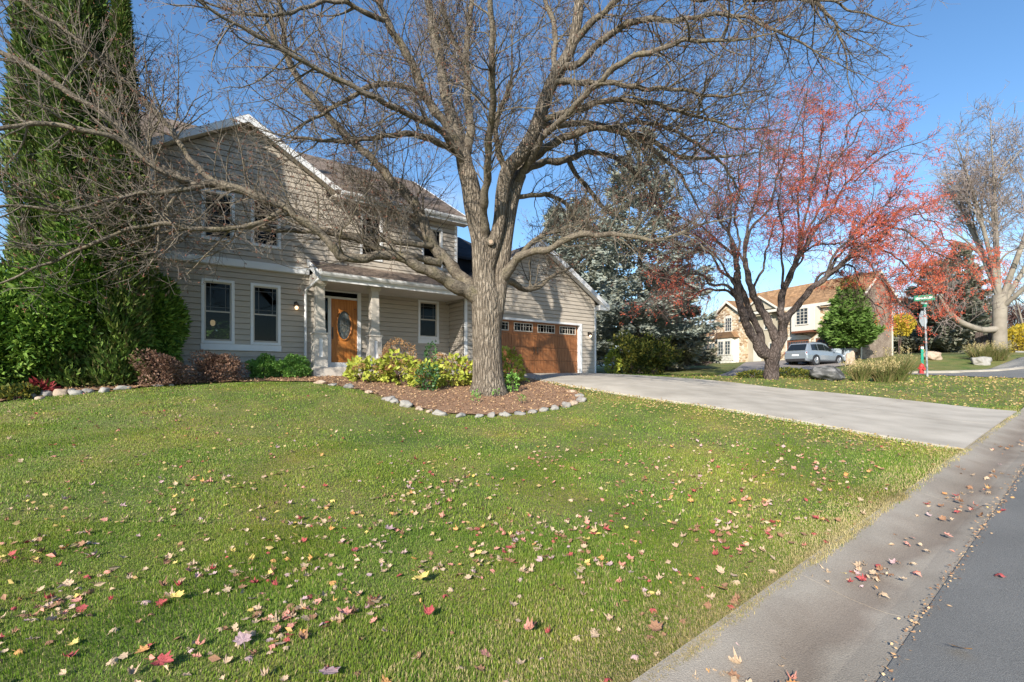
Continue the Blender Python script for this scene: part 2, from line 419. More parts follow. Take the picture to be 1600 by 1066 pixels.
M['dry_grass'] = leaf_mat('ornamental_grass', [(.34, .25, .13), (.22, .19, .07), (.13, .16, .04), (.10, .15, .035), (.30, .24, .10)], rough=.8)
M['plum'] = leaf_mat('plum_twigs', [(.16, .085, .075), (.21, .13, .11), (.13, .09, .08)], rough=.9, trans=0)
M['far_bark'] = mat('far_bark', [(.19, .165, .13), (.30, .265, .215)], scale=1.5, rough=.95, bump=.8, bscale=9)
M['far_twig'] = leaf_mat('far_twig', [(.19, .155, .14), (.25, .20, .18), (.30, .25, .215)], rough=.9, trans=0)
M['stone_grey'] = mat('stone_grey', [(0.184, 0.168, 0.153), (0.321, 0.298, 0.275)], scale=6, rough=.9, bump=.4, bscale=30, fine=.15)
M['stone_pale'] = mat('stone_pale', [(0.257, 0.240, 0.212), (0.357, 0.340, 0.307)], scale=6, rough=.9, bump=.4, bscale=30, fine=.12)
M['stone_tan'] = mat('stone_tan', [(.33, .24, .17), (.48, .38, .29)], scale=6, rough=.9, bump=.4, bscale=30, fine=.15)
M['stone_dark'] = mat('stone_dark', [(.13, .125, .12), (.27, .255, .24)], scale=6, rough=.9, bump=.4, bscale=30, fine=.15)

LEAF_COLS = {
    'tan': [(.40, .275, .175), (.50, .375, .25), (.32, .20, .12)],
    'crimson': [(.28, .045, .05), (.40, .09, .085), (.20, .03, .03)],
    'mauve': [(.38, .25, .25), (.50, .35, .34), (.30, .17, .18)],
    'orange': [(.50, .23, .07), (.56, .31, .12), (.38, .16, .06)],
    'yellow': [(.58, .42, .09), (.64, .50, .17), (.48, .34, .08)],
    'brown': [(.22, .11, .06), (.30, .17, .10), (.17, .08, .05)],
    'salmon': [(.52, .20, .16), (.58, .28, .21), (.44, .14, .12)],
}
for k, c in LEAF_COLS.items():
    M['leaf_' + k] = mat('fallen_leaf_' + k, c, scale=14, rough=.75, spec=.2, bump=.3, bscale=40)

# ------------------------------------------------------------------ terrain
S = np.array((.779, .627)); Nq = np.array((-.627, .779))
def sq(s, q): return S * s + Nq * q
ctrl = []
for s_ in (-14, -9, -5, -2, 0, 2, 4.5, 7, 9.6, 13, 17.5):
    for q_ in (-7, -3, 0.3, 1.37):
        p = sq(s_, q_); ctrl.append((p[0], p[1], .03 * s_ + (0.02 if q_ > 1 else 0)))
for (u, v, d) in [
    # front edge of the planting bed, left to right, and the mound behind it
    (45, 622, 9.3), (100, 617, 9.45), (150, 613, 9.7), (200, 609, 10.1), (255, 604, 10.8), (330, 599, 11.8), (420, 597, 12.4),
    (480, 598, 12.5), (520, 603, 12.2), (560, 611, 11.7), (600, 624, 11.1), (640, 636, 10.8), (690, 647, 10.6), (760, 651, 10.6),
    (830, 645, 11.1), (880, 637, 11.7), (912, 628, 12.3), (905, 612, 13.6), (870, 601, 14.8), (762, 613, 13.0), (680, 606, 13.4), (620, 600, 13.4),
    (250, 592, 12.75), (400, 592, 14.1), (490, 586, 15.0), (770, 585, 18.6), (930, 584, 21.7), (0, 645, 8.2),
    # driveway
    (940, 606, 13.95), (1100, 632, 11.2), (1300, 667, 8.99), (1508, 704, 7.46), (1590, 645, 12.07), (1400, 624.7, 13.85), (1205, 606, 16.3), (1040, 590, 19.15),
    # lawn beyond, cross street, neighbour
    (1205, 592, 18.0), (1290, 594, 18.5), (1370, 597, 18.5), (1449, 588.5, 21.5), (1600, 592, 22), (1440, 584, 28), (1600, 577, 31), (1562, 556, 36),
    (1260, 567, 38), (1140, 567, 50.8), (1393, 562, 37), (1100, 590, 24), (1000, 586, 26), (1075, 575, 38)]:
    p = px(u, v, d); ctrl.append((p[0], p[1], p[2]))
for (x, y, z) in [(-5, 5, .30), (-9, 4.5, .25), (-14, 8, .55), (-16, 14, .9), (-14, 25, 1.2), (-3, 30, 1.3), (-30, 20, .5), (-40, 60, 1.5), (0, 70, 2.6), (40, 90, 3.6),
                  (60, 60, 3.6), (60, 30, 2.6), (30, 5, .6), (40, -20, .3), (-30, -10, -1.0), (0, -25, -.6), (-120, 120, 2), (0, 160, 4), (140, 140, 5), (160, 0, 2), (0, -120, -1.5), (-140, 0, -1)]:
    ctrl.append((x, y, z))
CT = np.array(ctrl)
def _phi(r2): return .5 * r2 * np.log(r2 + 1e-9)
_n = len(CT)
_K = _phi(((CT[:, None, :2] - CT[None, :, :2]) ** 2).sum(-1)) + np.eye(_n) * .15
_P = np.c_[np.ones(_n), CT[:, :2]]
_A = np.block([[_K, _P], [_P.T, np.zeros((3, 3))]])
_W = np.linalg.solve(_A, np.r_[CT[:, 2], 0, 0, 0])
def gz(x, y):
    x = np.asarray(x, float); y = np.asarray(y, float); sh = x.shape
    X = np.c_[x.ravel(), y.ravel()]; out = np.empty(len(X))
    for i in range(0, len(X), 20000):
        B = X[i:i + 20000]
        r2 = ((B[:, None, :] - CT[None, :, :2]) ** 2).sum(-1)
        out[i:i + 20000] = _phi(r2) @ _W[:_n] + np.c_[np.ones(len(B)), B] @ _W[_n:]
    rad = np.hypot(X[:, 0], X[:, 1]); k = np.clip((rad - 90) / 60, 0, 1)
    out = out * (1 - k) + 3.0 * k
    return out.reshape(sh)
def gz1(x, y): return float(gz(np.array([x]), np.array([y]))[0])
def ground_at(u, d, dz=0.0):
    x = (u - 800) / FPX * d
    return Vector((x, d, gz1(x, d) + dz))

def in_poly(poly, x, y):
    x = np.asarray(x); y = np.asarray(y); ins = np.zeros(x.shape, bool); n = len(poly); j = n - 1
    for i in range(n):
        xi, yi = poly[i]; xj, yj = poly[j]
        c = ((yi > y) != (yj > y)) & (x < (xj - xi) * (y - yi) / (yj - yi + 1e-12) + xi)
        ins ^= c; j = i
    return ins

TH = math.atan2(.590, .8076)                       # the house frame: U along the facade, D away from the street
def ud(U, D): return np.array((.8076 * U - .590 * D, .590 * U + .8076 * D))
bed_front = [px(u, v, d)[:2] for (u, v, d) in [(10, 628, 9.0), (45, 622, 9.3), (100, 617, 9.45), (150, 613, 9.7), (200, 609, 10.1), (255, 604, 10.8), (330, 599, 11.8), (420, 597, 12.4),
    (480, 598, 12.5), (520, 603, 12.2), (560, 611, 11.7), (600, 624, 11.1), (640, 636, 10.8), (690, 647, 10.6), (760, 651, 10.6),
    (830, 645, 11.1), (880, 637, 11.7), (908, 630, 12.2), (915, 622, 12.8), (905, 612, 13.6), (880, 604, 14.3), (845, 597, 15.6)]]
BED = bed_front + [ud(9.9, 15.1), ud(9.9, 15.4), ud(9.0, 15.4), ud(9.0, 14.7), ud(3.7, 14.7), ud(3.7, 16.0), ud(-.3, 16.0), ud(-.3, 18), ud(-4.5, 18), ud(-5.0, 12.5)]
DRIVE = [np.array((7.09, 7.46)), np.array((12.8, 12.07)), ud(15.75, 15.28), ud(9.95, 15.28)]
HOUSE = [ud(-.3, 15.85), ud(3.8, 15.85), ud(3.8, 14.5), ud(8.9, 14.5), ud(9, 15.3), ud(15.9, 15.3), ud(15.9, 24), ud(-.3, 25)]
NDRIVE = [px(1100, 0, 22.5)[:2], px(1195, 0, 21.5)[:2], px(1235, 0, 30)[:2], px(1330, 0, 35)[:2], px(1232, 0, 43.5)[:2], px(1166, 0, 45)[:2], px(1150, 0, 34)[:2]]
CROSS = [px(1395, 0, 27)[:2], px(1455, 0, 23)[:2], px(1530, 0, 21.8)[:2], px(1600, 0, 21.5)[:2], np.array((60, 40.0)), np.array((75, 58.0)), px(1600, 0, 30.5)[:2], px(1500, 0, 28.5)[:2]]
def q_of(x, y): return x * Nq[0] + y * Nq[1]
def paved(x, y): return (q_of(x, y) < 1.37) | in_poly(DRIVE, x, y) | in_poly(CROSS, x, y) | in_poly(NDRIVE, x, y)
def is_turf(x, y):      # the grass creeps raggedly over the back of the gutter
    e = 1.285 + .018 * np.sin(x * 9) * np.sin(y * 7) + rng.normal(0, .018, np.shape(x))
    return (q_of(x, y) > e) & ~(in_poly(DRIVE, x, y) | in_poly(CROSS, x, y) | in_poly(NDRIVE, x, y) | in_poly(BED, x, y) | in_poly(HOUSE, x, y))
def is_lawn(x, y): return ~(paved(x, y) | in_poly(BED, x, y) | in_poly(HOUSE, x, y))

fx = np.arange(-20, 34, .3); fy = np.arange(-3, 34, .3)
xs = np.r_[-900, -500, -300, -200, -140, -100, -70, -52, -40, -32, -26, fx, np.arange(35, 62, 1.5), 66, 72, 80, 95, 120, 150, 200, 320, 520, 900]
ys = np.r_[-700, -400, -200, -100, -50, -30, -18, -10, -6, fy, np.arange(35, 62, 1.5), 66, 74, 84, 100, 125, 160, 220, 340, 560, 950]
GX, GY = np.meshgrid(xs, ys)
GZ = gz(GX, GY)
sink = paved(GX, GY) & (q_of(GX, GY) < 1.15) | in_poly(DRIVE, GX, GY) | in_poly(CROSS, GX, GY) | in_poly(NDRIVE, GX, GY)
GZ = GZ - np.where(sink, .06, 0) - np.where(in_poly(HOUSE, GX, GY), .1, 0)
GZ = np.where((q_of(GX, GY) < 1.37) & (q_of(GX, GY) >= 1.15), GZ - .05, GZ)
ni, nj = GX.shape
idx = np.arange(ni * nj).reshape(ni, nj)
F = np.stack([idx[:-1, :-1], idx[:-1, 1:], idx[1:, 1:], idx[1:, :-1]], -1).reshape(-1, 4)
g = np_obj('ground', np.c_[GX.ravel(), GY.ravel(), GZ.ravel()], F, M['lawn'], smooth=True)
tag(g, kind='structure')

def drape(name, P, mats, dz, nu=12, nv=12, joints_u=(), joints_v=(), gap=.012, prof=None, thick=.06, m=None):
    """Quad P (4 plan corners) split into slabs at the joints, laid over the terrain."""
    P = [np.asarray(p, float) for p in P]
    Lu = np.linalg.norm(P[1] - P[0]); Lv = np.linalg.norm(P[3] - P[0])
    us = [0, *joints_u, 1]; vs = [0, *joints_v, 1]
    V = []; Fc = []
    for a0, a1 in zip(us[:-1], us[1:]):
        for b0, b1 in zip(vs[:-1], vs[1:]):
            ga = gap / 2 / Lu; gb = gap / 2 / Lv
            aa = np.linspace(a0 + (ga if a0 > 0 else 0), a1 - (ga if a1 < 1 else 0), max(2, int(nu * (a1 - a0)) + 2))
            bb = np.linspace(b0 + (gb if b0 > 0 else 0), b1 - (gb if b1 < 1 else 0), max(2, int(nv * (b1 - b0)) + 2))
            A, B = np.meshgrid(aa, bb)
            X = (1 - A)[..., None] * ((1 - B)[..., None] * P[0] + B[..., None] * P[3]) + A[..., None] * ((1 - B)[..., None] * P[1] + B[..., None] * P[2])
            Z = gz(X[..., 0], X[..., 1]) + dz
            if prof is not None: Z = Z + prof(A, B)
            n, k = A.shape; base = len(V)
            top = np.c_[X.reshape(-1, 2), Z.ravel()]
            V += top.tolist()
            ix = base + np.arange(n * k).reshape(n, k)
            Fc += np.stack([ix[:-1, :-1], ix[:-1, 1:], ix[1:, 1:], ix[1:, :-1]], -1).reshape(-1, 4).tolist()
            # skirts
            bor = list(ix[0, :]) + list(ix[1:, -1]) + list(ix[-1, -2::-1]) + list(ix[-2:0:-1, 0])
            b2 = len(V)
            V += [[*V[i][:2], V[i][2] - thick] for i in bor]
            for i in range(len(bor)):
                j = (i + 1) % len(bor)
                Fc.append([bor[i], b2 + i, b2 + j, bor[j]])
    o = np_obj(name, V, Fc, mats)
    return tag(o, kind='structure')

drape('street', [sq(-16, -9), sq(26, -9), sq(26, .655), sq(-16, .655)], M['asphalt'], .0, nu=60, nv=14)
gp = np.array([0, .25, .5, .8, 1.0]); gh = np.array([-.012, -.034, -.02, .025, .045])
drape('gutter', [sq(-16, .65), sq(26, .65), sq(26, 1.33), sq(-16, 1.33)], M['gutter_stone'], .004, nu=90, nv=12, joints_u=[(i * 3.05 + 1.2) / 42 for i in range(1, 14)], gap=.006,
      prof=lambda A, B: np.interp(B, gp, gh))
drape('driveway', [DRIVE[0] + Nq * .012, DRIVE[1] + Nq * .012, DRIVE[2], DRIVE[3]], M['concrete'], .03, nu=24, nv=30, joints_u=(.5,), joints_v=(.17, .38, .58, .79), gap=.016)
def drape_poly(name, poly, m, dz, step=.8):
    bm = bmesh.new()
    f = bm.faces.new([bm.verts.new((p[0], p[1], 0)) for p in poly])
    bmesh.ops.triangulate(bm, faces=[f])
    bmesh.ops.subdivide_edges(bm, edges=bm.edges, cuts=9, use_grid_fill=True)
    xy = np.array([v.co[:2] for v in bm.verts]); z = gz(xy[:, 0], xy[:, 1]) + dz
    for v, zz in zip(bm.verts, z): v.co.z = zz
    bmesh.ops.recalc_face_normals(bm, faces=bm.faces)
    me = bpy.data.meshes.new(name); bm.to_mesh(me); bm.free(); me.materials.append(m)
    for p in me.polygons: p.use_smooth = True
    o = bpy.data.objects.new(name, me); COL.objects.link(o)
    return tag(o, kind='structure')
drape_poly('neighbour_driveway', NDRIVE, M['asphalt_worn'], .035)
drape_poly('cross_street', CROSS, M['asphalt'], .035)
kb = MB()
far_edge = [px(1380, 0, 27.2), px(1420, 0, 27.6), px(1500, 0, 28.8), px(1560, 0, 29.8), px(1600, 0, 30.8), (45, 42, 0), (75, 58.5, 0)]
for a, b in zip(far_edge[:-1], far_edge[1:]):
    a = Vector((a[0], a[1], gz1(a[0], a[1]))); b = Vector((b[0], b[1], gz1(b[0], b[1])))
    n = Vector((-(b - a).y, (b - a).x, 0)).normalized() * .45
    kb.slab([a + Vector((0, 0, .14)), b + Vector((0, 0, .14)), b + n + Vector((0, 0, .16)), a + n + Vector((0, 0, .16))], .3)
tag(kb.build('kerb', M['concrete']), kind='structure')

# planting bed sheet
def bed_sheet():
    poly = np.array(BED); x0, y0 = poly.min(0); x1, y1 = poly.max(0); st = .14
    X, Y = np.meshgrid(np.arange(x0, x1, st), np.arange(y0, y1, st))
    ins = in_poly(BED, X, Y)
    Z = gz(X, Y) + .028 + rng.normal(0, .006, X.shape)
    n, k = X.shape; ix = np.arange(n * k).reshape(n, k)
    c = ins[:-1, :-1] & ins[:-1, 1:] & ins[1:, 1:] & ins[1:, :-1]
    F = np.stack([ix[:-1, :-1], ix[:-1, 1:], ix[1:, 1:], ix[1:, :-1]], -1)[c]
    V = np.c_[X.ravel(), Y.ravel(), Z.ravel()]
    us, inv = np.unique(F, return_inverse=True)
    tag(np_obj('planting_bed', V[us], inv.reshape(F.shape), M['mulch'], smooth=True), kind='structure')
bed_sheet()

# ------------------------------------------------------------------ small-leaf machinery
def nrm(a): return a / (np.linalg.norm(a, axis=-1, keepdims=True) + 1e-9)

def leaves(P, D, L, W, fold=.25, roll=None):
    """One folded rhombus per point: base P, direction D, length L, half width W."""
    n = len(P); D = nrm(D)
    ref = rng.normal(size=(n, 3)); side = nrm(np.cross(D, ref)); up = np.cross(side, D)
    L = np.broadcast_to(L, (n,))[:, None]; W = np.broadcast_to(W, (n,))[:, None]
    a = P; b = P + D * L
    l = P + D * L * .45 + side * W + up * W * fold; r = P + D * L * .45 - side * W + up * W * fold
    V = np.stack([a, l, b, r], 1).reshape(-1, 3)
    i = np.arange(n)[:, None] * 4
    F = np.concatenate([i + np.array([[0, 1, 2]]), i + np.array([[0, 2, 3]])], 0)
    return V, F

def join(parts):
    Vs, Fs, o = [], [], 0
    for V, F in parts:
        Vs.append(V); Fs.append(F + o); o += len(V)
    return np.concatenate(Vs), np.concatenate(Fs)

def tubes(Pt, Rd, k=3):
    """Batch of tubes: Pt (n, m, 3), Rd (n, m)."""
    n, m, _ = Pt.shape
    T = np.empty_like(Pt); T[:, 1:-1] = Pt[:, 2:] - Pt[:, :-2]; T[:, 0] = Pt[:, 1] - Pt[:, 0]; T[:, -1] = Pt[:, -1] - Pt[:, -2]
    T = nrm(T)
    ref = np.where(np.abs(T[:, :1, 2:3]) < .85, np.array([0, 0, 1.]), np.array([1., 0, 0]))
    A = nrm(np.cross(T, np.broadcast_to(ref, T.shape))); B = np.cross(T, A)
    an = np.arange(k) * 2 * np.pi / k
    V = Pt[:, :, None, :] + Rd[:, :, None, None] * (A[:, :, None, :] * np.cos(an)[None, None, :, None] + B[:, :, None, :] * np.sin(an)[None, None, :, None])
    ix = np.arange(n * m * k).reshape(n, m, k)
    a = ix[:, :-1]; b = ix[:, 1:]
    F = np.stack([a, np.roll(a, -1, 2), np.roll(b, -1, 2), b], -1).reshape(-1, 4)
    return V.reshape(-1, 3), F

def walk(P, D, L, nseg, wander, up):
    """Grow n wandering shoots from P along D."""
    n = len(P); D = nrm(D); pts = [P]; st = (L / nseg)[:, None]
    upv = np.array([0, 0, 1.0]) * up
    for i in range(nseg):
        D = nrm(D + rng.normal(0, wander, (n, 3)) + upv)
        pts.append(pts[-1] + D * st)
    return np.stack(pts, 1)

def spawn(paths, radii, per_m, t0=.15, t1=1.0, ang=(35, 70), upb=.15, minn=1):
    """Choose side shoots along paths (n,m,3): returns base, direction, parent radius, t."""
    n, m, _ = paths.shape
    seg = np.linalg.norm(np.diff(paths, axis=1), axis=2).sum(1)
    cnt = np.maximum(minn, rng.poisson(seg * per_m))
    who = np.repeat(np.arange(n), cnt); t = rng.uniform(t0, t1, len(who)) * (m - 1 - 1e-4)
    i = t.astype(int); f = (t - i)[:, None]
    P = paths[who, i] * (1 - f) + paths[who, i + 1] * f
    T = nrm(paths[who, i + 1] - paths[who, i])
    r = radii[who, i] * (1 - f[:, 0]) + radii[who, i + 1] * f[:, 0]
    pr = nrm(np.cross(T, rng.normal(size=P.shape)))
    a = np.radians(rng.uniform(*ang, len(who)))[:, None]
    D = nrm(T * np.cos(a) + pr * np.sin(a) + np.array([0, 0, upb]))
    return P, D, r, t / (m - 1)

def spline(pts, n):
    """Catmull-Rom through pts (k, c) resampled to n points, evenly by length."""
    p = np.asarray(pts, float); q = np.vstack([2 * p[0] - p[1], p, 2 * p[-1] - p[-2]])
    out = []
    for i in range(len(p) - 1):
        t = np.linspace(0, 1, 10, endpoint=False)[:, None]
        a, b, c, d = q[i], q[i + 1], q[i + 2], q[i + 3]
        out.append(.5 * ((2 * b) + (-a + c) * t + (2 * a - 5 * b + 4 * c - d) * t ** 2 + (-a + 3 * b - 3 * c + d) * t ** 3))
    out.append(p[-1:]); o = np.concatenate(out)
    s = np.r_[0, np.cumsum(np.linalg.norm(np.diff(o[:, :3], axis=0), axis=1))]
    u = np.linspace(0, s[-1], n)
    return np.stack([np.interp(u, s, o[:, k]) for k in range(o.shape[1])], 1)

def blob(center, rad, n, shell=.55, lumps=9, lump=.25, seed=0, flat=-.2):
    """Points through an uneven ellipsoid with gaps, plus outward directions."""
    g = np.random.default_rng(seed)
    d = nrm(g.normal(size=(n, 3))); ld = nrm(g.normal(size=(lumps, 3)))
    k = 1 + lump * (np.max(np.clip(d @ ld.T, 0, 1) ** 6, axis=1) * 1.6 - .7)
    r = (shell + (1 - shell) * g.random(n) ** .5) * k
    p = d * r[:, None]
    keep = p[:, 2] > flat
    return (p * np.asarray(rad) + np.asarray(center))[keep], d[keep]

# ------------------------------------------------------------------ house
HB = (4.2, 18.0, 1.4)                               # base point of the house in its own frame (U, D, Z)
hb = ud(HB[0], HB[1])
house = tag(empty('house', (hb[0], hb[1], HB[2]), TH), 'two storey taupe house with white trim, wooden front door and attached garage', 'house')
def H(): return MB(HB)
EXP = .163
def siding(mb, a0, a1, z0, z1, plane, axis='U', openings=(), gable=None, out=-1, e=EXP, thick=.14):
    """Lapped boards. axis 'U': wall at D=plane; axis 'D': wall at U=plane. gable=(centre, half, z_eave, slope) clips the top."""
    def pt(a, off, z):
        return (a, plane + out * off, z) if axis == 'U' else (plane + out * off, a, z)
    z = z0
    while z < z1 - .01:
        zt = min(z + e, z1)
        lo, hi = a0, a1
        ivs = [(a0, a1, a0, a1)]
        if gable:
            c, half, ze, sl = gable
            def ext(zz):
                h = half if zz <= ze else half - (zz - ze) / sl
                return c - h, c + h
            b0, b1 = ext(z); t0, t1 = ext(zt)
            if b1 - b0 < .05: break
            if t1 - t0 < .02: t0 = t1 = c
            ivs = [(max(a0, b0), min(a1, b1), max(a0, t0), min(a1, t1))]
        zm = (z + zt) / 2
        for (o0, o1, oz0, oz1) in openings:
            if oz0 < zm < oz1:
                new = []
                for (b0, b1, t0, t1) in ivs:
                    if o1 <= b0 or o0 >= b1: new.append((b0, b1, t0, t1)); continue
                    if o0 > b0: new.append((b0, o0, t0, o0))
                    if o1 < b1: new.append((o1, b1, o1, t1))
                ivs = new
        for (b0, b1, t0, t1) in ivs:
            zg = zt - .017; g0, g1 = t0 + (b0 - t0) * .1, t1 + (b1 - t1) * .1
            mb.face([pt(b0, .030, z), pt(b1, .030, z), pt(g1, .010, zg), pt(g0, .010, zg)])
            mb.face([pt(g0, .010, zg), pt(g1, .010, zg), pt(g1, -.03, zg), pt(g0, -.03, zg)])      # shadow gap under the next board
            mb.face([pt(g0, -.03, zg), pt(g1, -.03, zg), pt(t1, -.03, zt), pt(t0, -.03, zt)])
            mb.face([pt(b0, -.03, z), pt(b1, -.03, z), pt(b1, .030, z), pt(b0, .030, z)])
            mb.face([pt(b0, -thick, z), pt(b1, -thick, z), pt(t1, -thick, zt), pt(t0, -thick, zt)])
        z = zt

DA, DD, DG = 15.9, 16.4, 15.3
W_LOW = [(.92, 1.58, 2.45, 4.12), (2.14, 2.80, 2.45, 4.12)]
W_UP = [(.92, 1.58, 5.36, 6.62), (2.14, 2.80, 5.36, 6.62), (5.36, 5.98, 5.42, 6.80), (7.60, 8.28, 5.42, 6.80)]
W_PORCH = [(7.72, 8.42, 2.92, 4.20)]
mb = H()
siding(mb, -.26, 3.85, 1.2, 4.62, DA, openings=W_LOW)
siding(mb, DA, DD, 1.2, 4.62, 3.85, axis='D', out=1)
mb.build('lower_wall', M['siding'], house)
mb = H()
siding(mb, -.26, 4.2, 4.80, 8.75, DA - .06, openings=W_UP[:2], gable=(1.97, 2.235, 7.40, .62))
siding(mb, 4.2, 8.95, 5.0, 7.16, DA - .06, openings=W_UP[2:])
siding(mb, DA, 24.6, 1.2, 7.2, -.26, axis='D', out=-1)
siding(mb, DA, 24.6, 4.2, 7.2, 8.95, axis='D', out=1)
mb.build('upper_wall', M['siding'], house)
mb = H()
siding(mb, 5.50, 8.95, 1.75, 4.34, DD, openings=W_PORCH)
siding(mb, 4.0, 4.08, 1.75, 4.34, DD)
siding(mb, 4.08, 5.5, 4.27, 4.34, DD)
mb.build('porch_wall', M['siding'], house)
mb = H()
siding(mb, DG, DD, 1.6, 4.5, 8.97, axis='D', out=-1)
mb.build('porch_side_wall', M['siding'], house)
mb = H()
siding(mb, 9.03, 15.86, 1.45, 6.9, DG, openings=[(10.01, 14.89, 0, 3.70)], gable=(12.445, 3.415, 4.78, .60))
siding(mb, DG, 23, 1.4, 4.8, 15.86, axis='D', out=1)
mb.build('garage_wall', M['siding'], house)
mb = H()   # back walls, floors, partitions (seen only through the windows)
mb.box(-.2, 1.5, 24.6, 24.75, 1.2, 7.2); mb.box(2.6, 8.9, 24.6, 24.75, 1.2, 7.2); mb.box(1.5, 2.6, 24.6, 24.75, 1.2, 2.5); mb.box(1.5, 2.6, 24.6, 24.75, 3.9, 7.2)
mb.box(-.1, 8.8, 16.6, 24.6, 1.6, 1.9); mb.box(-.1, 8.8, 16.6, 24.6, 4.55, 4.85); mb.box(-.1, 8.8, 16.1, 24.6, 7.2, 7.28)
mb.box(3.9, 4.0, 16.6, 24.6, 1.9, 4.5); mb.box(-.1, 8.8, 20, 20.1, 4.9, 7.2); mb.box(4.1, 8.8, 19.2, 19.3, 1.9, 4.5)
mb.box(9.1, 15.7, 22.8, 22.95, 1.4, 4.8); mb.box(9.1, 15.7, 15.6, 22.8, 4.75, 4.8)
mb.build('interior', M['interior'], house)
mb = H(); mb.box(-.24, 15.84, 16.05, 22.9, 1.1, 1.45); mb.box(-.255, 3.84, 15.915, 16.1, 1.0, 1.22); mb.build('foundation', M['concrete'], house)

# trim: band board, corner boards, window-sill board
mb = H()
mb.box(-.32, 3.68, DA - .12, DA + .02, 4.62, 4.82)
mb.build('band_board', M['trim'], house)
mb = H(); mb.box(-.30, 3.66, DA - .10, DA + .0, 4.595, 4.618); mb.build('band_soffit', M['ceiling'], house)
for (U, D, z0, z1, nm) in [(-.29, DA - .085, 4.84, 7.3, 0), (8.88, DA - .085, 5.0, 7.1, 0), (8.995, DG - .03, 1.55, 4.52, 0), (15.80, DG - .03, 1.5, 4.55, 0)]:
    mb = H(); mb.box(U, U + .11, D, D + .028, z0, z1); mb.box(U - .006 if U < 15 else U + .09, U + .03 if U < 15 else U + .116, D + .005, D + .14, z0, z1)
    mb.build('corner_board', M['trim'], house)

def window(name, U0, U1, Z0, Z1, D, lines='cottage', blind=False, trim=.075, sill=True):
    """Trim outside U0..U1 x Z0..Z1 opening, two sashes, glass."""
    fr = H(); t = trim
    fr.box(U0 - t, U0, D - .045, D + .05, Z0 - t, Z1 + t); fr.box(U1, U1 + t, D - .045, D + .05, Z0 - t, Z1 + t)
    fr.box(U0, U1, D - .045, D + .05, Z1, Z1 + t); fr.box(U0, U1, D - .048, D + .05, Z0 - t, Z0)
    f = fr.build('window', M['trim'], house, bevel=.004)
    zm = (Z0 + Z1) / 2; s = .038
    sh = H()
    for (a, b, yy) in ((Z0, zm + .02, .035), (zm - .02, Z1, .006)):
        sh.box(U0, U0 + s, D + yy, D + yy + .028, a, b); sh.box(U1 - s, U1, D + yy, D + yy + .028, a, b)
        sh.box(U0 + s, U1 - s, D + yy, D + yy + .028, a, a + s); sh.box(U0 + s, U1 - s, D + yy, D + yy + .028, b - s, b)
    sh.build('sash', M['column'], f)
    gl = H(); gl.box(U0 + s, U1 - s, D + .044, D + .05, Z0 + s, zm - .02); gl.box(U0 + s, U1 - s, D + .016, D + .022, zm + .02, Z1 - s)
    gl.build('pane', M['glass'], f)
    gr = H()
    if lines == 'cottage':
        for x in (U0 + .14, U1 - .15): gr.box(x, x + .012, D + .009, D + .0155, zm + .02, Z1 - s)
        for z in (zm + .12, Z1 - .16): gr.box(U0 + s, U1 - s, D + .010, D + .0148, z, z + .012)
        gr.build('muntin', M['muntin'], f)
    if blind:
        b = H(); b.box(U0 + .03, U1 - .03, D + .075, D + .085, blind, Z1); b.build('blind', M['blind'], f)
    return f
for (a, b, c, d) in W_LOW: window('window', a, b, c, d, DA)
mb = H(); mb.box(.83, 2.89, DA - .055, DA + .02, 2.19, 2.365); mb.build('sill_board', M['trim'], house, bevel=.004)
for i, (a, b, c, d) in enumerate(W_UP): window('window', a, b, c, d, DA - .06, blind=(6.2 if i == 2 else False))
for (a, b, c, d) in W_PORCH: window('window', a, b, c, d, DD, blind=3.5)
mb = H(); mb.box(7.64, 8.50, DD - .06, DD + .02, 2.66, 2.84); mb.build('sill_board', M['trim'], house, bevel=.004)

# roofs
RI = H()
zE, dE, dR, zR = 7.36, 15.45, 20.5, 10.42
sl = (zR - zE) / (dR - dE); t = .13
RI.slab([(4.40, dE, zE), (9.32, dE, zE), (9.32, dR, zR), (4.40, dR, zR)], t)
RI.slab([(-.62, 16.2, zE + .75 * sl), (4.40, 16.2, zE + .75 * sl), (4.40, dR, zR), (-.62, dR, zR)], t)
RI.slab([(-.62, dR, zR), (9.32, dR, zR), (9.32, 25.6, zE), (-.62, 25.6, zE)], t)
RI.build('main_roof', M['shingle'], house)
GR = H(); pk = 8.98; ge = 7.42; gb = 18.4
GR.slab([(-.60, 15.50, ge), (1.97, 15.50, pk), (1.97, gb, pk), (-.60, gb, ge)], .12)
GR.slab([(1.97, 15.50, pk), (4.54, 15.50, ge), (4.54, gb, ge), (1.97, gb, pk)], .12)
GR.build('front_gable_roof', M['shingle_side'], house)
mb = H()   # soffit fill under the eaves, rake boards
for s_ in (-1, 1):
    x0, x1 = 1.97, 1.97 + s_ * 2.62
    mb.hexa([(x0, 15.46, pk - .24), (x1, 15.46, ge - .23), (x1, 15.497, ge - .23), (x0, 15.497, pk - .24), (x0, 15.46, pk - .03), (x1, 15.46, ge - .03), (x1, 15.497, ge - .03), (x0, 15.497, pk - .03)])
mb.build('rake_board', M['trim'], house)
mb = H(); mb.hexa([(9.33, dE, zE - .2), (9.36, dE, zE - .2), (9.36, dR, zR - .2), (9.33, dR, zR - .2), (9.33, dE, zE + .01), (9.36, dE, zE + .01), (9.36, dR, zR + .01), (9.33, dR, zR + .01)])
mb.build('rake_board', M['trim'], house)
mb = H(); mb.hexa([(-.66, 16.2, zE + .75 * sl - .2), (-.63, 16.2, zE + .75 * sl - .2), (-.63, dR, zR - .2), (-.66, dR, zR - .2), (-.66, 16.2, zE + .75 * sl + .01), (-.63, 16.2, zE + .75 * sl + .01), (-.63, dR, zR + .01), (-.66, dR, zR + .01)])
mb.build('rake_board', M['trim'], house)
mb = H()
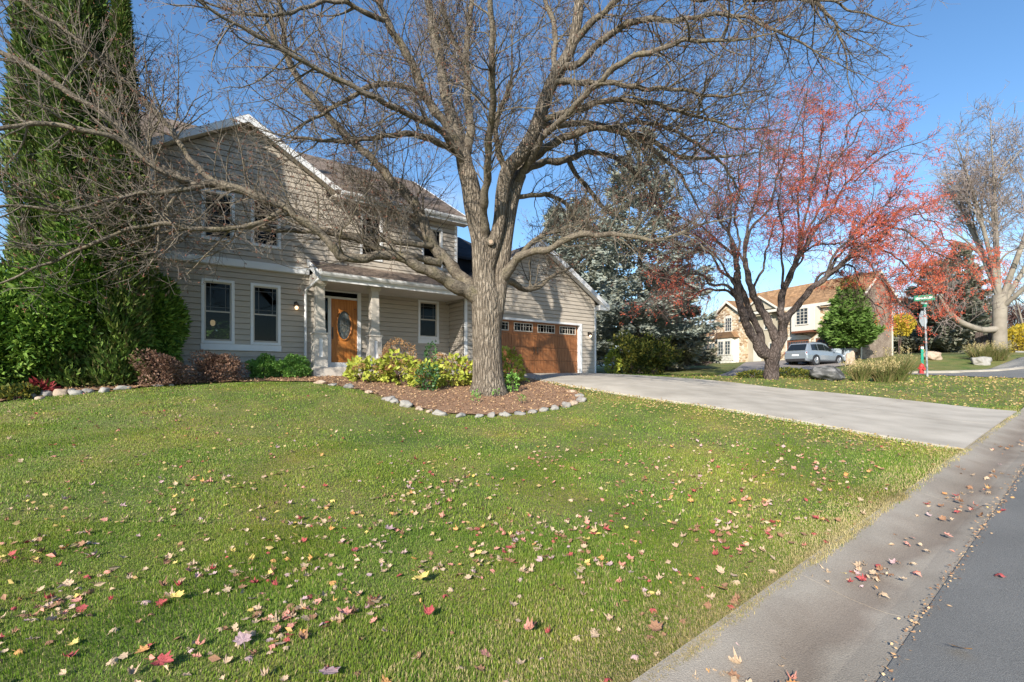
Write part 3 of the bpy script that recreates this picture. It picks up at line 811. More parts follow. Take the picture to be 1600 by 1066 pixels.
for s_ in (-1, 1):
    x0, x1 = 1.97, 1.97 + s_ * 2.55
    mb.hexa([(x0, 15.499, pk - .17), (x1, 15.499, ge - .17), (x1, DA, ge - .17), (x0, DA, pk - .17), (x0, 15.499, pk - .13), (x1, 15.499, ge - .13), (x1, DA, ge - .13), (x0, DA, pk - .13)])
mb.box(4.3, 9.3, dE + .03, DA - .06, 7.12, 7.16); mb.box(4.44, 4.56, 15.48, 15.86, 7.14, 7.36); mb.box(-.62, -.5, 15.48, 15.86, 7.14, 7.36)
mb.build('soffit', M['column'], house)
def gutter(U0, U1, D, Z, nm='gutter'):
    g_ = H(); prof = [(D, Z), (D - .03, Z), (D - .115, Z - .01), (D - .125, Z), (D - .11, Z - .06), (D - .09, Z - .115), (D, Z - .115)]
    g_.prism([(D, Z - .01), (D - .105, Z - .01), (D - .125, Z), (D - .115, Z - .06), (D - .08, Z - .115), (D, Z - .115)], 'x', U0, U1)
    return g_.build(nm, M['trim'], house)
gutter(4.56, 9.34, dE, zE - .03)
mb = H(); mb.box(4.56, 9.33, dE - .0, dE + .03, 7.12, 7.225); mb.build('fascia', M['trim'], house)

# porch roof, ceiling, floor, columns
mb = H(); mb.slab([(3.66, 14.48, 4.47), (9.12, 14.48, 4.47), (9.12, DA - .06, 5.08), (3.66, DA - .06, 5.08)], .09); mb.build('porch_roof', M['shingle'], house)
mb = H(); mb.box(3.75, 8.95, 14.56, DD, 4.30, 4.33); mb.box(8.95, 9.10, 14.56, DG - .02, 4.30, 4.33); mb.build('porch_ceiling', M['ceiling'], house)
mb = H(); mb.box(3.66, 9.12, 14.50, 14.545, 4.24, 4.375); mb.hexa([(3.62, 14.44, 4.27), (3.66, 14.44, 4.27), (3.66, DA - .06, 4.90), (3.62, DA - .06, 4.90), (3.62, 14.44, 4.48), (3.66, 14.44, 4.48), (3.66, DA - .06, 5.11), (3.62, DA - .06, 5.11)])
mb.box(9.12, 9.16, 14.46, DG, 4.24, 4.46)
mb.build('porch_fascia', M['trim'], house)
gutter(3.62, 9.16, 14.495, 4.485, 'porch_gutter')
mb = H(); mb.box(3.9, 8.9, 15.3, 15.8, 4.34, 4.52); mb.box(3.7, 3.76, 14.6, DA, 4.33, 4.6); mb.build('porch_frieze', M['ceiling'], house)
mb = H(); mb.tube([(3.66, 14.40, 4.40), (3.66, 14.40, 4.30), (3.60, 14.55, 4.22), (3.58, DA - .16, 4.12), (3.58, DA - .075, 4.0), (3.58, DA - .075, 3.0), (3.58, DA - .075, 1.62), (3.56, DA - .30, 1.50)], .042, 8); mb.build('downspout', M['trim'], house)
mb = H(); mb.box(3.52, 8.9, 14.6, DD - .02, 1.3, 1.72); mb.build('porch_floor', M['column'], house, bevel=.01)
for (U0, D0) in ((3.58, 14.75), (5.25, 14.75)):
    s_ = .38; cx, cy = U0 + s_ / 2, D0 + s_ / 2; z0, z1 = 1.722, 2.70
    mb = H(); fw = .135; rec = .035
    # core with recessed panels on front and left
    mb.box(U0 + rec, U0 + s_ - rec, D0 + rec, D0 + s_ - rec, z0, z1)
    pz0, pz1 = z0 + .30, z1 - .12
    for side in range(4):
        def P_(a0, a1, zz0, zz1):
            if side == 0: mb.box(U0 + a0, U0 + a1, D0, D0 + rec, zz0, zz1)
            if side == 1: mb.box(U0 + a0, U0 + a1, D0 + s_ - rec, D0 + s_, zz0, zz1)
            if side == 2: mb.box(U0, U0 + rec, D0 + max(a0, rec), D0 + min(a1, s_ - rec), zz0, zz1)
            if side == 3: mb.box(U0 + s_ - rec, U0 + s_, D0 + max(a0, rec), D0 + min(a1, s_ - rec), zz0, zz1)
        P_(0, fw, z0, z1); P_(s_ - fw, s_, z0, z1); P_(fw, s_ - fw, z0, pz0); P_(fw, s_ - fw, pz1, z1)
    c = mb.build('porch_column', M['column'], house)
    mb = H(); mb.box(U0 + fw, U0 + s_ - fw, D0 + rec - .004, D0 + rec - .001, pz0, pz1); mb.box(U0 + rec - .004, U0 + rec - .001, D0 + fw, D0 + s_ - fw, pz0, pz1); mb.build('inset_panel', M['trim'], c)
    mb = H(); mb.box(U0 - .03, U0 + s_ + .03, D0 - .03, D0 + s_ + .03, z1 + .001, z1 + .045); mb.box(cx - .155, cx + .155, cy - .155, cy + .155, z1 + .046, z1 + .16); mb.build('cap', M['column'], c, bevel=.006)
    mb = H(); mb.frustum(cx, cy, z1 + .16, 4.14, .135, .12); mb.build('shaft', M['column'], c, bevel=.004)
    mb = H(); mb.box(cx - .15, cx + .15, cy - .15, cy + .15, 4.14, 4.18); mb.box(cx - .17, cx + .17, cy - .17, cy + .17, 4.18, 4.296); mb.build('capital', M['column'], c, bevel=.004)

# front door unit
mb = H()
for (a, b, c, d) in [(4.05, 4.13, 1.75, 4.36), (4.40, 4.50, 1.75, 4.03), (5.38, 5.50, 1.75, 4.36), (4.13, 5.38, 4.03, 4.10), (4.13, 5.38, 4.26, 4.36)]:
    mb.box(a, b, DD - .05, DD + .08, c, d)
mb.build('door_frame', M['trim'], house, bevel=.004)
mb = H(); mb.box(4.05, 5.50, DD - .09, DD + .10, 1.725, 1.895); mb.build('threshold', M['trim'], house, bevel=.006)
mb = H(); mb.box(4.13, 5.38, DD + .01, DD + .02, 4.10, 4.26); mb.box(4.13, 4.40, DD + .01, DD + .02, 1.9, 4.03); tr = mb.build('transom', M['glass'], house)
dr = H(); dz0, dz1 = 1.90, 4.025; du0, du1 = 4.505, 5.375; cxu = (du0 + du1) / 2; czz = 3.16; ra, rb = .225, .48
# slab with an oval hole
nn = 40; rect = []; ell = []
for i in range(nn):
    an = 2 * math.pi * i / nn; c_, s_ = math.cos(an), math.sin(an)
    ell.append((cxu + ra * c_, czz + rb * s_))
    k_ = min((du1 - cxu) / abs(c_) if abs(c_) > 1e-6 else 9, ((dz1 - czz) if s_ > 0 else (czz - dz0)) / abs(s_) if abs(s_) > 1e-6 else 9)
    rect.append((cxu + k_ * c_, czz + k_ * s_))
for i in range(nn):
    j = (i + 1) % nn
    dr.face([(*[rect[i][0]], DD + .0, rect[i][1]), (rect[j][0], DD + .0, rect[j][1]), (ell[j][0], DD + .0, ell[j][1]), (ell[i][0], DD + .0, ell[i][1])])
    dr.face([(ell[i][0], DD, ell[i][1]), (ell[j][0], DD, ell[j][1]), (ell[j][0], DD + .045, ell[j][1]), (ell[i][0], DD + .045, ell[i][1])])
# corner wedges left by the radial split, then the lower raised panels and the arched moulding
for (sx, zc) in ((du0, dz0), (du1, dz0), (du0, dz1), (du1, dz1)):
    near = sorted(rect, key=lambda p: (p[0] - sx) ** 2 + (p[1] - zc) ** 2)[:2]
    dr.face([(sx, DD + .0, zc), (near[0][0], DD + .0, near[0][1]), (near[1][0], DD + .0, near[1][1])])
dr.box(du0, du1, DD + .046, DD + .05, dz0, dz1)
door = dr.build('front_door', M['door_wood'], house)
mb = H()
for (a, b) in ((du0 + .10, cxu - .045), (cxu + .045, du1 - .10)):
    hi = (2.46, 2.60) if a < cxu - .1 else (2.60, 2.46)
    poly = [(a, dz0 + .16), (b, dz0 + .16), (b, hi[0] if a < cxu - .1 else hi[1]), (a, hi[1] if a < cxu - .1 else hi[0])]
    mb.prism(poly, 'y', DD - .014, DD - .001)
    inn = [(a + .05, dz0 + .21), (b - .05, dz0 + .21), (b - .05, poly[2][1] - .06), (a + .05, poly[3][1] - .06)]
    mb.prism(inn, 'y', DD - .024, DD - .0145)
mb.build('raised_panel', M['door_wood'], door, bevel=.005)
mb = H(); ring = [(cxu + (ra + .025) * math.cos(2 * math.pi * i / 36), DD - .01, czz + (rb + .025) * math.sin(2 * math.pi * i / 36)) for i in range(37)]
mb.tube(ring, .028, 8, caps=False); mb.build('oval_moulding', M['door_wood'], door, smooth=True)
mb = H(); mb.face([(p[0], DD + .03, p[1]) for p in ell]); mb.build('oval_glass', M['lead_glass'], door)
mb = H()
for k_ in (.45, .78):
    mb.tube([(cxu + ra * k_ * math.cos(2 * math.pi * i / 24), DD + .022, czz + rb * k_ * math.sin(2 * math.pi * i / 24)) for i in range(25)], .006, 5, caps=False)
mb.tube([(cxu, DD + .022, czz - rb), (cxu, DD + .022, czz + rb)], .006, 5); mb.tube([(cxu - ra, DD + .022, czz), (cxu + ra, DD + .022, czz)], .006, 5)
for sgn in (-1, 1):
    mb.tube([(cxu, DD + .022, czz + rb * .5), (cxu + sgn * ra * .3, DD + .022, czz), (cxu, DD + .022, czz - rb * .5)], .006, 5)
    mb.tube([(cxu + sgn * ra * .7, DD + .022, czz + rb * .65), (cxu + sgn * ra * .15, DD + .022, czz + rb * .2)], .005, 5); mb.tube([(cxu + sgn * ra * .7, DD + .022, czz - rb * .65), (cxu + sgn * ra * .15, DD + .022, czz - rb * .2)], .005, 5)
mb.build('leading', M['came'], door)
mb = H(); mb.tube([(du0 + .055, DD - .045, 2.72), (du0 + .055, DD - .055, 2.85), (du0 + .055, DD - .045, 3.0)], .012, 6); mb.box(du0 + .035, du0 + .075, DD - .012, DD - .001, 2.68, 3.08); mb.build('handle', M['brass'], door)
mb = H(); mb.tube([(du1 - .08, DD - .03, 3.72), (du1 - .08, DD - .001, 3.72)], .018, 8); mb.build('peephole', M['brass'], door)

def wall_lamp(U, D, Z):
    mb = H(); mb.box(U - .05, U + .05, D - .035, D - .018, Z - .02, Z + .14); mb.tube([(U, D - .03, Z + .10), (U, D - .10, Z + .15), (U, D - .15, Z + .10)], .012, 6)
    mb.lathe([(.015, Z + .11), (.05, Z + .08), (.085, Z + .02), (.088, Z + .01), (.07, Z + .008)], U, D - .15, 14)
    l = mb.build('wall_lamp', M['lamp_metal'], house)
    mb = H(); mb.lathe([(.02, Z + .005), (.05, Z - .02), (.055, Z - .06), (.035, Z - .10), (.012, Z - .115)], U, D - .15, 14); mb.build('lamp_shade', M['lamp_glass'], l, smooth=True)
wall_lamp(3.30, DA, 3.60); wall_lamp(15.42, DG, 3.26)

# garage door, frame, roof
gu0, gu1, gaz0, gaz1 = 10.01, 14.89, 1.54, 3.68
mb = H(); mb.box(gu0 - .11, gu0 + .01, DG - .05, DG + .12, 1.50, 3.74); mb.box(gu1 - .01, gu1 + .11, DG - .05, DG + .12, 1.50, 3.74); mb.box(gu0 + .01, gu1 - .01, DG - .05, DG + .12, 3.66, 3.74)
mb.build('garage_door_frame', M['trim'], house)
GD = DG + .13
mb = H()
sec = (gaz1 - gaz0) / 4; pw = (gu1 - gu0) / 4
for r_ in range(3):
    mb.box(gu0, gu1, GD, GD + .05, gaz0 + r_ * sec + .004, gaz0 + (r_ + 1) * sec - .004)
# top section with four openings
zt0 = gaz0 + 3 * sec + .004; wz0, wz1 = zt0 + .13, gaz1 - .12
xs_ = [gu0]
for c_ in range(4): xs_ += [gu0 + c_ * pw + .16, gu0 + (c_ + 1) * pw - .16]
xs_.append(gu1)
for i in range(0, len(xs_), 2): mb.box(xs_[i], xs_[i + 1], GD, GD + .05, zt0, gaz1)
for i in range(1, len(xs_) - 1, 2): mb.box(xs_[i], xs_[i + 1], GD, GD + .05, zt0, wz0); mb.box(xs_[i], xs_[i + 1], GD, GD + .05, wz1, gaz1)
gd = mb.build('garage_door', M['garage_wood'], house)
mb = H()   # raised stiles and vertical plank grooves
for c_ in range(4):
    for r_ in range(3):
        a0 = gu0 + c_ * pw; z_ = gaz0 + r_ * sec
        mb.box(a0 + .02, a0 + .12, GD - .012, GD - .001, z_ + .012, z_ + sec - .012); mb.box(a0 + pw - .12, a0 + pw - .02, GD - .012, GD - .001, z_ + .012, z_ + sec - .012)
        if r_ in (0, 1): mb.box(a0 + .12, a0 + pw - .12, GD - .012, GD - .001, z_ + (.012 if r_ == 0 else sec - .10), z_ + (.11 if r_ == 0 else sec - .012))
        for k_ in range(6):
            x_ = a0 + .13 + k_ * (pw - .26) / 6
            mb.box(x_ + .008, x_ + (pw - .26) / 6 - .008, GD - .006, GD - .001, z_ + (.12 if r_ == 0 else .012), z_ + sec - (.11 if r_ == 1 else .012))
mb.build('door_panel', M['garage_wood'], gd)
for i in range(1, len(xs_) - 1, 2):
    mb = H(); a, b = xs_[i], xs_[i + 1]
    mb.box(a - .03, b + .03, GD - .02, GD - .001, wz0 - .04, wz0); mb.box(a - .03, b + .03, GD - .02, GD - .001, wz1, wz1 + .03)
    mb.box(a - .03, a, GD - .02, GD - .001, wz0, wz1); mb.box(b, b + .03, GD - .02, GD - .001, wz0, wz1); mb.box((a + b) / 2 - .015, (a + b) / 2 + .015, GD - .02, GD - .001, wz0, wz1)
    for k_ in (.15, .35, .65, .85): mb.box(a + (b - a) * k_ - .006, a + (b - a) * k_ + .006, GD - .008, GD + .01, wz0, wz1)
    mb.box(a, b, GD - .007, GD + .009, wz0 + (wz1 - wz0) * .62, wz0 + (wz1 - wz0) * .62 + .012)
    wf = mb.build('garage_window', M['column'], gd)
mb = H()
for i in range(1, len(xs_) - 1, 2): mb.box(xs_[i], xs_[i + 1], GD + .02, GD + .028, wz0, wz1)
mb.build('garage_pane', M['glass'], gd)
for s_ in (-1, 1):
    mb = H(); x_ = (gu0 + gu1) / 2 + s_ * .09; mb.tube([(x_, GD - .016, 2.33), (x_, GD - .06, 2.40), (x_, GD - .06, 2.55), (x_, GD - .016, 2.62)], .013, 6); mb.build('handle', M['brass'], gd)
RG = H(); gp_, geZ, cU = 7.0, 4.66, 12.5
RG.slab([(8.60, 14.98, geZ), (cU, 14.98, gp_), (cU, 23.2, gp_), (8.97, 23.2, geZ + .22)], .12)
RG.slab([(cU, 14.98, gp_), (16.42, 14.98, geZ), (16.42, 23.2, geZ), (cU, 23.2, gp_)], .12)
RG.build('garage_roof', M['shingle_side'], house)
mb = H()
for x1, x0 in ((8.58, cU), (16.44, cU)):
    mb.hexa([(x0, 14.94, gp_ - .25), (x1, 14.94, geZ - .24), (x1, 14.977, geZ - .24), (x0, 14.977, gp_ - .25), (x0, 14.94, gp_ - .02), (x1, 14.94, geZ - .02), (x1, 14.977, geZ - .02), (x0, 14.977, gp_ - .02)])
mb.box(16.425, 16.46, 14.96, 23.2, geZ - .22, geZ - .01)
mb.build('garage_rake', M['trim'], house)
mb = H(); slg = (gp_ - geZ) / (16.42 - cU)
for x1, x0 in ((8.7, cU), (16.3, cU)):
    mb.hexa([(x0, 14.978, gp_ - .17), (x1, 14.978, geZ - .10), (x1, DG - .02, geZ - .10), (x0, DG - .02, gp_ - .17), (x0, 14.978, gp_ - .13), (x1, 14.978, geZ - .06), (x1, DG - .02, geZ - .06), (x0, DG - .02, gp_ - .13)])
mb.box(15.87, 16.42, 14.98, 23.2, geZ - .26, geZ - .22); mb.box(15.87, 16.42, 14.978, DG - .02, geZ - .22, geZ - .04)
mb.build('garage_soffit', M['trim'], house)
M['dark_roof'] = shingle_mat('dark_shingle', [(.03, .035, .045), (.05, .055, .065)])  # dark blue shingle, with the main house's shade put into the colour
mb = H(); mb.slab([(8.96, 17.2, 6.4), (12.9, 17.2, 6.4), (11.6, 20.2, 8.15), (8.96, 20.2, 8.15)], .1); mb.slab([(11.6, 20.2, 8.15), (12.9, 17.2, 6.4), (12.9, 23.2, 6.4), (11.62, 20.25, 8.15)], .1)
mb.slab([(8.96, 20.2, 8.15), (11.6, 20.2, 8.15), (12.9, 23.2, 6.4), (8.96, 23.2, 6.4)], .1); mb.box(9, 12.8, 17.4, 23, 4.9, 6.32)
mb.build('rear_roof', M['dark_roof'], house)
# lit room seen through the front window
ch = tag(empty('chandelier', (0, 0, 0)), 'small hanging lamp with warm glowing shades inside the front room', 'lamp')
cw = ud(1.15, 19.3); ch.location = (cw[0], cw[1], 4.5)
mb = MB(); mb.tube([(0, 0, 0), (0, 0, -1.2)], .012, 6); mb.tube([(-.25, 0, -1.15), (0, 0, -1.25), (.25, 0, -1.15)], .012, 6); mb.build('arm', M['lamp_metal'], ch)
for x_ in (-.25, .25):
    mb = MB(); mb.lathe([(.04, -1.15), (.075, -1.2), (.07, -1.3), (.03, -1.35)], x_, 0, 12); mb.build('lamp_shade', M['lamp_glass'], ch)
# ------------------------------------------------------------------ trees: the big bare maple
def limb(pts, wig=True):
    """Image-space limb (u, v, depth, radius in photo px) -> 3-D path with radius."""
    out = []
    for u, v, d, r in pts:
        p = px(u, v, d); out.append((*p, r * d / FPX))
    L = np.linalg.norm(np.diff(np.array(out)[:, :3], axis=0), axis=1).sum()
    o = spline(out, max(8, int(L / .10))); n = len(o)
    if wig:      # small crooks and swellings
        t = np.linspace(0, L, n); e = np.clip(np.minimum(t, 1.0), 0, 1)
        for k in range(3): o[:, k] += e * (.022 * np.sin(t * random.uniform(3, 5) + random.uniform(0, 6)) + .014 * np.sin(t * random.uniform(8, 12) + random.uniform(0, 6)))
        o[:, 3] *= 1 + .07 * np.sin(t * random.uniform(7, 11) + random.uniform(0, 6)) + .05 * np.sin(t * random.uniform(16, 22))
    return o

def obj_parts(parent, name, parts, m, base, smooth=False):
    V, F = join(parts)
    return np_obj(name, V - np.asarray(base), F, m, parent, smooth=smooth)

TB = ground_at(762, 13.0); TB = np.array(TB)
maple = tag(empty('maple_tree', TB), 'large bare maple with a thick furrowed trunk in the stone-edged bed before the porch', 'tree')
MAPLE_TRUNK = [[(764, 628, 13, 38), (763, 612, 13, 33), (763, 598, 13, 28), (762, 575, 13, 25.5), (761, 540, 13, 24.5), (761, 505, 13, 25), (760, 470, 13, 25), (757, 440, 13, 20), (755, 400, 13, 19), (752, 372, 13, 18), (742, 330, 13.05, 16), (735, 290, 13.1, 14.5), (727, 260, 13.15, 13), (722, 235, 13.2, 11)],
    [(768, 505, 13, 18), (777, 465, 13.05, 14.5), (783, 425, 13.1, 14), (789, 375, 13.1, 13), (796, 325, 13.1, 12.5), (805, 290, 13.15, 11.5), (813, 272, 13.2, 10)],
    [(760, 450, 13.02, 9), (763, 415, 12.95, 12), (771, 385, 12.87, 11.5), (780, 348, 12.8, 10.5), (785, 300, 12.75, 10.5), (794, 265, 12.7, 11), (812, 244, 12.6, 11), (829, 217, 12.5, 10.5), (841, 189, 12.4, 10.5), (851, 158, 12.35, 10), (862, 129, 12.3, 9.5), (875, 105, 12.2, 9), (891, 78, 12.1, 8.5), (901, 39, 12, 8), (905, 0, 11.9, 7.5), (910, -70, 11.8, 6), (918, -150, 11.7, 4), (925, -230, 11.6, 2)]]
MAPLE_LIMBS = [
    [(722, 240, 13.2, 10), (703, 178, 13.3, 9), (692, 125, 13.4, 8.5), (684, 80, 13.5, 8), (676, 40, 13.6, 7), (668, 0, 13.7, 6), (655, -70, 13.8, 4.5), (640, -150, 13.9, 2.5)],
    [(722, 237, 13.1, 8), (690, 186, 12.8, 8), (665, 150, 12.6, 7.5), (652, 120, 12.5, 7.5), (632, 80, 12.3, 7), (612, 45, 12.1, 6.5), (598, 15, 12, 5.5), (580, -30, 11.8, 4.5), (560, -100, 11.6, 2.5)],
    [(726, 255, 13.2, 8), (733, 220, 13.3, 8), (734, 185, 13.4, 7.5), (729, 120, 13.5, 6.5), (730, 60, 13.6, 5.5), (736, 15, 13.7, 4.5), (748, -50, 13.8, 3)],
    [(733, 112, 13.5, 5), (716, 80, 13.7, 4.5), (703, 50, 13.9, 4), (690, 10, 14, 3)],
    [(792, 270, 12.75, 6), (780, 240, 12.6, 5.5), (776, 190, 12.2, 5), (790, 150, 11.9, 5), (798, 125, 11.7, 4)],
    # left lower great limb
    [(750, 466, 12.95, 16), (730, 455, 12.8, 13.5), (710, 446, 12.6, 11.5), (690, 434, 12.4, 10.5), (655, 418, 12.1, 9.5), (638, 405, 11.95, 9), (610, 400, 11.8, 8.5), (570, 402, 11.5, 8), (536, 403, 11.3, 8), (526, 394, 11.2, 7.5), (514, 379, 11.1, 7), (490, 355, 11, 7), (465, 340, 10.9, 7), (445, 325, 10.8, 7.2), (420, 314, 10.7, 8), (395, 303, 10.6, 7.5), (358, 293, 10.5, 7.5), (325, 288, 10.4, 7), (300, 287, 10.3, 6.8), (275, 277, 10.2, 6.5), (250, 262, 10.1, 6.3), (220, 238, 10, 6), (184, 197, 9.9, 5.6), (131, 158, 9.7, 5), (79, 126, 9.5, 5), (45, 105, 9.4, 5), (16, 87, 9.3, 4.8), (-15, 70, 9.2, 4), (-90, 30, 8.9, 2)],
    # left upper limb
    [(745, 462, 13.1, 14), (728, 440, 13.2, 12), (712, 424, 13.3, 10.5), (695, 405, 13.4, 10.5), (680, 390, 13.5, 10.5), (667, 360, 13.5, 10), (655, 333, 13.5, 9), (637, 305, 13.5, 9), (615, 285, 13.5, 8.5), (600, 268, 13.5, 7.5), (575, 243, 13.4, 6.5), (543, 213, 13.3, 6.5), (511, 180, 13.2, 6.5), (493, 158, 13.1, 6), (473, 135, 13, 6), (457, 106, 12.9, 5.5), (446, 74, 12.8, 5), (439, 27, 12.7, 4), (434, -20, 12.6, 3), (428, -80, 12.5, 2)],
    [(457, 100, 12.9, 4), (440, 78, 12.8, 4), (425, 50, 12.6, 3.5), (410, 25, 12.5, 3), (392, -10, 12.3, 2)],
    [(690, 412, 13.2, 7), (660, 404, 13, 6.5), (639, 401, 12.9, 6.5), (602, 392, 12.6, 6), (564, 375, 12.4, 5.5), (523, 367, 12.1, 5), (490, 362, 11.9, 4), (440, 359, 11.5, 4), (390, 357, 11.2, 3.5), (340, 355, 10.9, 3.5), (295, 357, 10.6, 3), (250, 364, 10.4, 2.2)],
    [(676, 384, 13.4, 5), (640, 381, 13.2, 5), (611, 378, 13.1, 4.5), (570, 369, 13, 4), (520, 362, 12.9, 3), (470, 350, 12.8, 2)],
    [(724, 248, 13.1, 6), (700, 229, 12.8, 6), (680, 222, 12.6, 6), (655, 213, 12.4, 5.5), (620, 211, 12.2, 4.5), (580, 214, 12, 4), (540, 222, 11.8, 3.5), (500, 220, 11.6, 3), (455, 212, 11.4, 2)],
    [(664, 150, 12.6, 4.5), (640, 139, 12.3, 4.5), (605, 131, 12, 4.5), (578, 136, 11.8, 4), (555, 149, 11.6, 3.8), (528, 162, 11.4, 3.5), (500, 182, 11.2, 3), (470, 195, 11, 2)],
    [(600, 32, 12, 4.5), (575, 22, 11.7, 4.5), (552, 8, 11.5, 4), (528, 3, 11.3, 3.5), (500, 3, 11.1, 3.5), (470, 15, 10.9, 3), (440, 25, 10.7, 3), (400, 22, 10.5, 2.5), (350, 14, 10.3, 2)],
    [(300, 287, 10.3, 5), (262, 273, 10, 5), (200, 228, 9.7, 5), (170, 214, 9.5, 4.5), (131, 202, 9.3, 4.5), (84, 196, 9.1, 4.2), (39, 194, 8.9, 4), (0, 200, 8.7, 3.5), (-60, 215, 8.4, 2.2)],
    [(358, 293, 10.5, 5), (322, 276, 10.6, 5), (286, 231, 10.7, 4.5), (252, 184, 10.8, 4.5), (228, 163, 10.8, 4.3), (194, 129, 10.9, 4), (158, 84, 11, 3.5), (123, 26, 11.1, 3), (100, -10, 11.2, 2.5), (70, -60, 11.3, 2)],
    [(252, 184, 10.8, 3), (210, 140, 10.5, 3), (170, 105, 10.3, 3), (110, 55, 10.1, 2.8), (50, 10, 9.9, 2.5), (10, -20, 9.8, 2)],
    [(445, 325, 10.8, 4), (400, 352, 10.5, 4.2), (350, 357, 10.2, 4), (300, 356, 10, 4), (255, 352, 9.8, 3.5), (200, 358, 9.6, 3), (150, 378, 9.4, 2.8), (95, 405, 9.2, 2.4), (40, 425, 9, 2), (5, 440, 8.9, 1.5)],
    [(325, 289, 10.4, 4), (270, 300, 10, 4), (210, 302, 9.7, 3.5), (150, 320, 9.4, 3.2), (95, 328, 9.1, 3), (40, 322, 8.9, 2.6), (-20, 330, 8.6, 2)],
    [(280, 300, 10.1, 2.8), (262, 325, 10, 2.6), (250, 352, 9.9, 2.3), (247, 378, 9.9, 2), (236, 410, 9.9, 1.4)],
    # right side
    [(808, 284, 13.15, 9), (820, 258, 13.2, 8), (843, 240, 13.2, 7.5), (862, 226, 13.1, 7), (885, 213, 13, 7), (920, 203, 12.9, 6), (958, 200, 12.8, 5.5), (1000, 213, 12.6, 5), (1040, 233, 12.4, 4), (1085, 248, 12.2, 3), (1130, 246, 12, 2)],
    [(812, 272, 13.2, 7), (830, 260, 13.6, 6.5), (854, 254, 14, 6), (886, 249, 14.3, 6), (920, 238, 14.6, 4.5), (955, 244, 14.9, 4), (990, 268, 15.1, 3.5), (1020, 298, 15.2, 3), (1035, 335, 15.2, 2)],
    [(888, 249, 14.3, 4.5), (897, 268, 14.4, 4.2), (912, 288, 14.5, 4), (928, 308, 14.6, 4), (945, 325, 14.7, 3.5), (962, 335, 14.8, 2.5)],
    [(783, 436, 13.05, 12), (797, 418, 12.9, 9), (812, 402, 12.7, 7.5), (832, 394, 12.5, 6.5), (858, 388, 12.3, 6), (882, 377, 12.1, 6), (910, 366, 11.9, 5.5), (945, 366, 11.7, 4.5), (975, 369, 11.5, 4), (1005, 373, 11.4, 3.5), (1040, 373, 11.3, 3), (1075, 360, 11.2, 2)],
    [(812, 402, 12.7, 5), (822, 388, 12.9, 4.5), (840, 373, 13.1, 4), (862, 362, 13.3, 3.5), (888, 354, 13.5, 3), (920, 345, 13.7, 2)],
    [(786, 440, 13.2, 7), (800, 440, 13.6, 6), (820, 452, 14.0, 5), (840, 450, 14.3, 4), (862, 432, 14.6, 3), (890, 418, 14.8, 2)],
    [(797, 310, 13.1, 5), (830, 305, 13.4, 4), (858, 306, 13.8, 4), (885, 320, 14.1, 3.3), (905, 345, 14.3, 2.5)],
    [(862, 129, 12.3, 5.5), (885, 127, 12.1, 5.5), (915, 131, 11.9, 5), (960, 130, 11.6, 4.5), (1010, 139, 11.3, 4), (1060, 140, 11, 3.2), (1110, 150, 10.8, 2.4), (1160, 148, 10.6, 1.6)],
    [(841, 189, 12.4, 6), (880, 178, 12.2, 5.5), (920, 165, 12, 5), (960, 156, 11.8, 4.5), (1005, 160, 11.6, 4), (1060, 172, 11.4, 3.2), (1110, 190, 11.2, 2.4), (1160, 200, 11, 1.6)],
    [(838, 196, 12.45, 6), (870, 196, 12.8, 5.5), (905, 192, 13.2, 5), (960, 203, 13.6, 4.5), (1010, 225, 14, 4), (1050, 260, 14.2, 3), (1080, 300, 14.3, 2)],
    [(875, 105, 12.2, 6.5), (905, 100, 12, 6), (932, 70, 11.8, 6), (964, 45, 11.5, 5.5), (1005, 33, 11.2, 5), (1055, 30, 10.9, 4), (1110, 24, 10.6, 3.5), (1170, 30, 10.3, 2.8), (1230, 55, 10, 2), (1270, 80, 9.9, 1.4)],
    [(891, 78, 12.1, 6), (915, 45, 11.9, 6), (940, 20, 11.7, 5.5), (965, 0, 11.5, 5), (1010, -40, 11.2, 4), (1070, -80, 11, 3)],
    [(862, 129, 12.3, 5), (868, 70, 12.6, 4.8), (862, 30, 12.8, 4.5), (850, -10, 13, 4), (838, -70, 13.2, 3)],
    [(1005, -10, 11.3, 4), (1060, -5, 11, 4), (1155, -2, 10.6, 3.6), (1220, -2, 10.3, 3.2), (1267, 3, 10.1, 3), (1295, 22, 10, 2.5), (1308, 50, 10, 2), (1318, 76, 10, 1.5)],
    [(1220, -4, 10.3, 2.5), (1290, 2, 10, 2.2), (1337, 17, 9.9, 1.8), (1370, 26, 9.8, 1.3)],
    [(958, 200, 12.8, 3.5), (1000, 190, 13.1, 3.3), (1040, 200, 13.4, 3), (1090, 225, 13.6, 2.5), (1130, 258, 13.8, 2), (1150, 290, 13.9, 1.5)],
    # limbs toward the street and toward the roof, above the frame for the most part
    [(757, 400, 13.0, 8), (757, 345, 12.6, 7.5), (758, 300, 12.0, 7), (765, 220, 11.2, 6.5), (770, 120, 10.2, 6), (765, 0, 9.5, 5), (750, -150, 9, 3)],
    [(727, 258, 13.12, 7), (690, 205, 12.2, 6), (640, 180, 11.4, 5.5), (580, 150, 10.6, 5), (500, 110, 9.9, 4.2), (410, 60, 9.2, 3.4), (320, 10, 8.6, 2.6)],
    [(804, 290, 13.12, 7), (850, 215, 12.3, 6), (905, 160, 11.4, 5.5), (970, 100, 10.6, 5), (1050, 70, 9.9, 4), (1130, 60, 9.3, 3)],
    [(735, 290, 13.3, 7), (730, 250, 14.2, 6), (720, 205, 15.2, 5.5), (700, 150, 16.2, 5), (690, 90, 17, 4), (680, 40, 17.5, 3)],
    [(805, 285, 13.4, 7), (830, 225, 14.2, 6), (850, 170, 15.1, 5.5), (880, 110, 16, 4.5), (900, 60, 16.6, 3)],
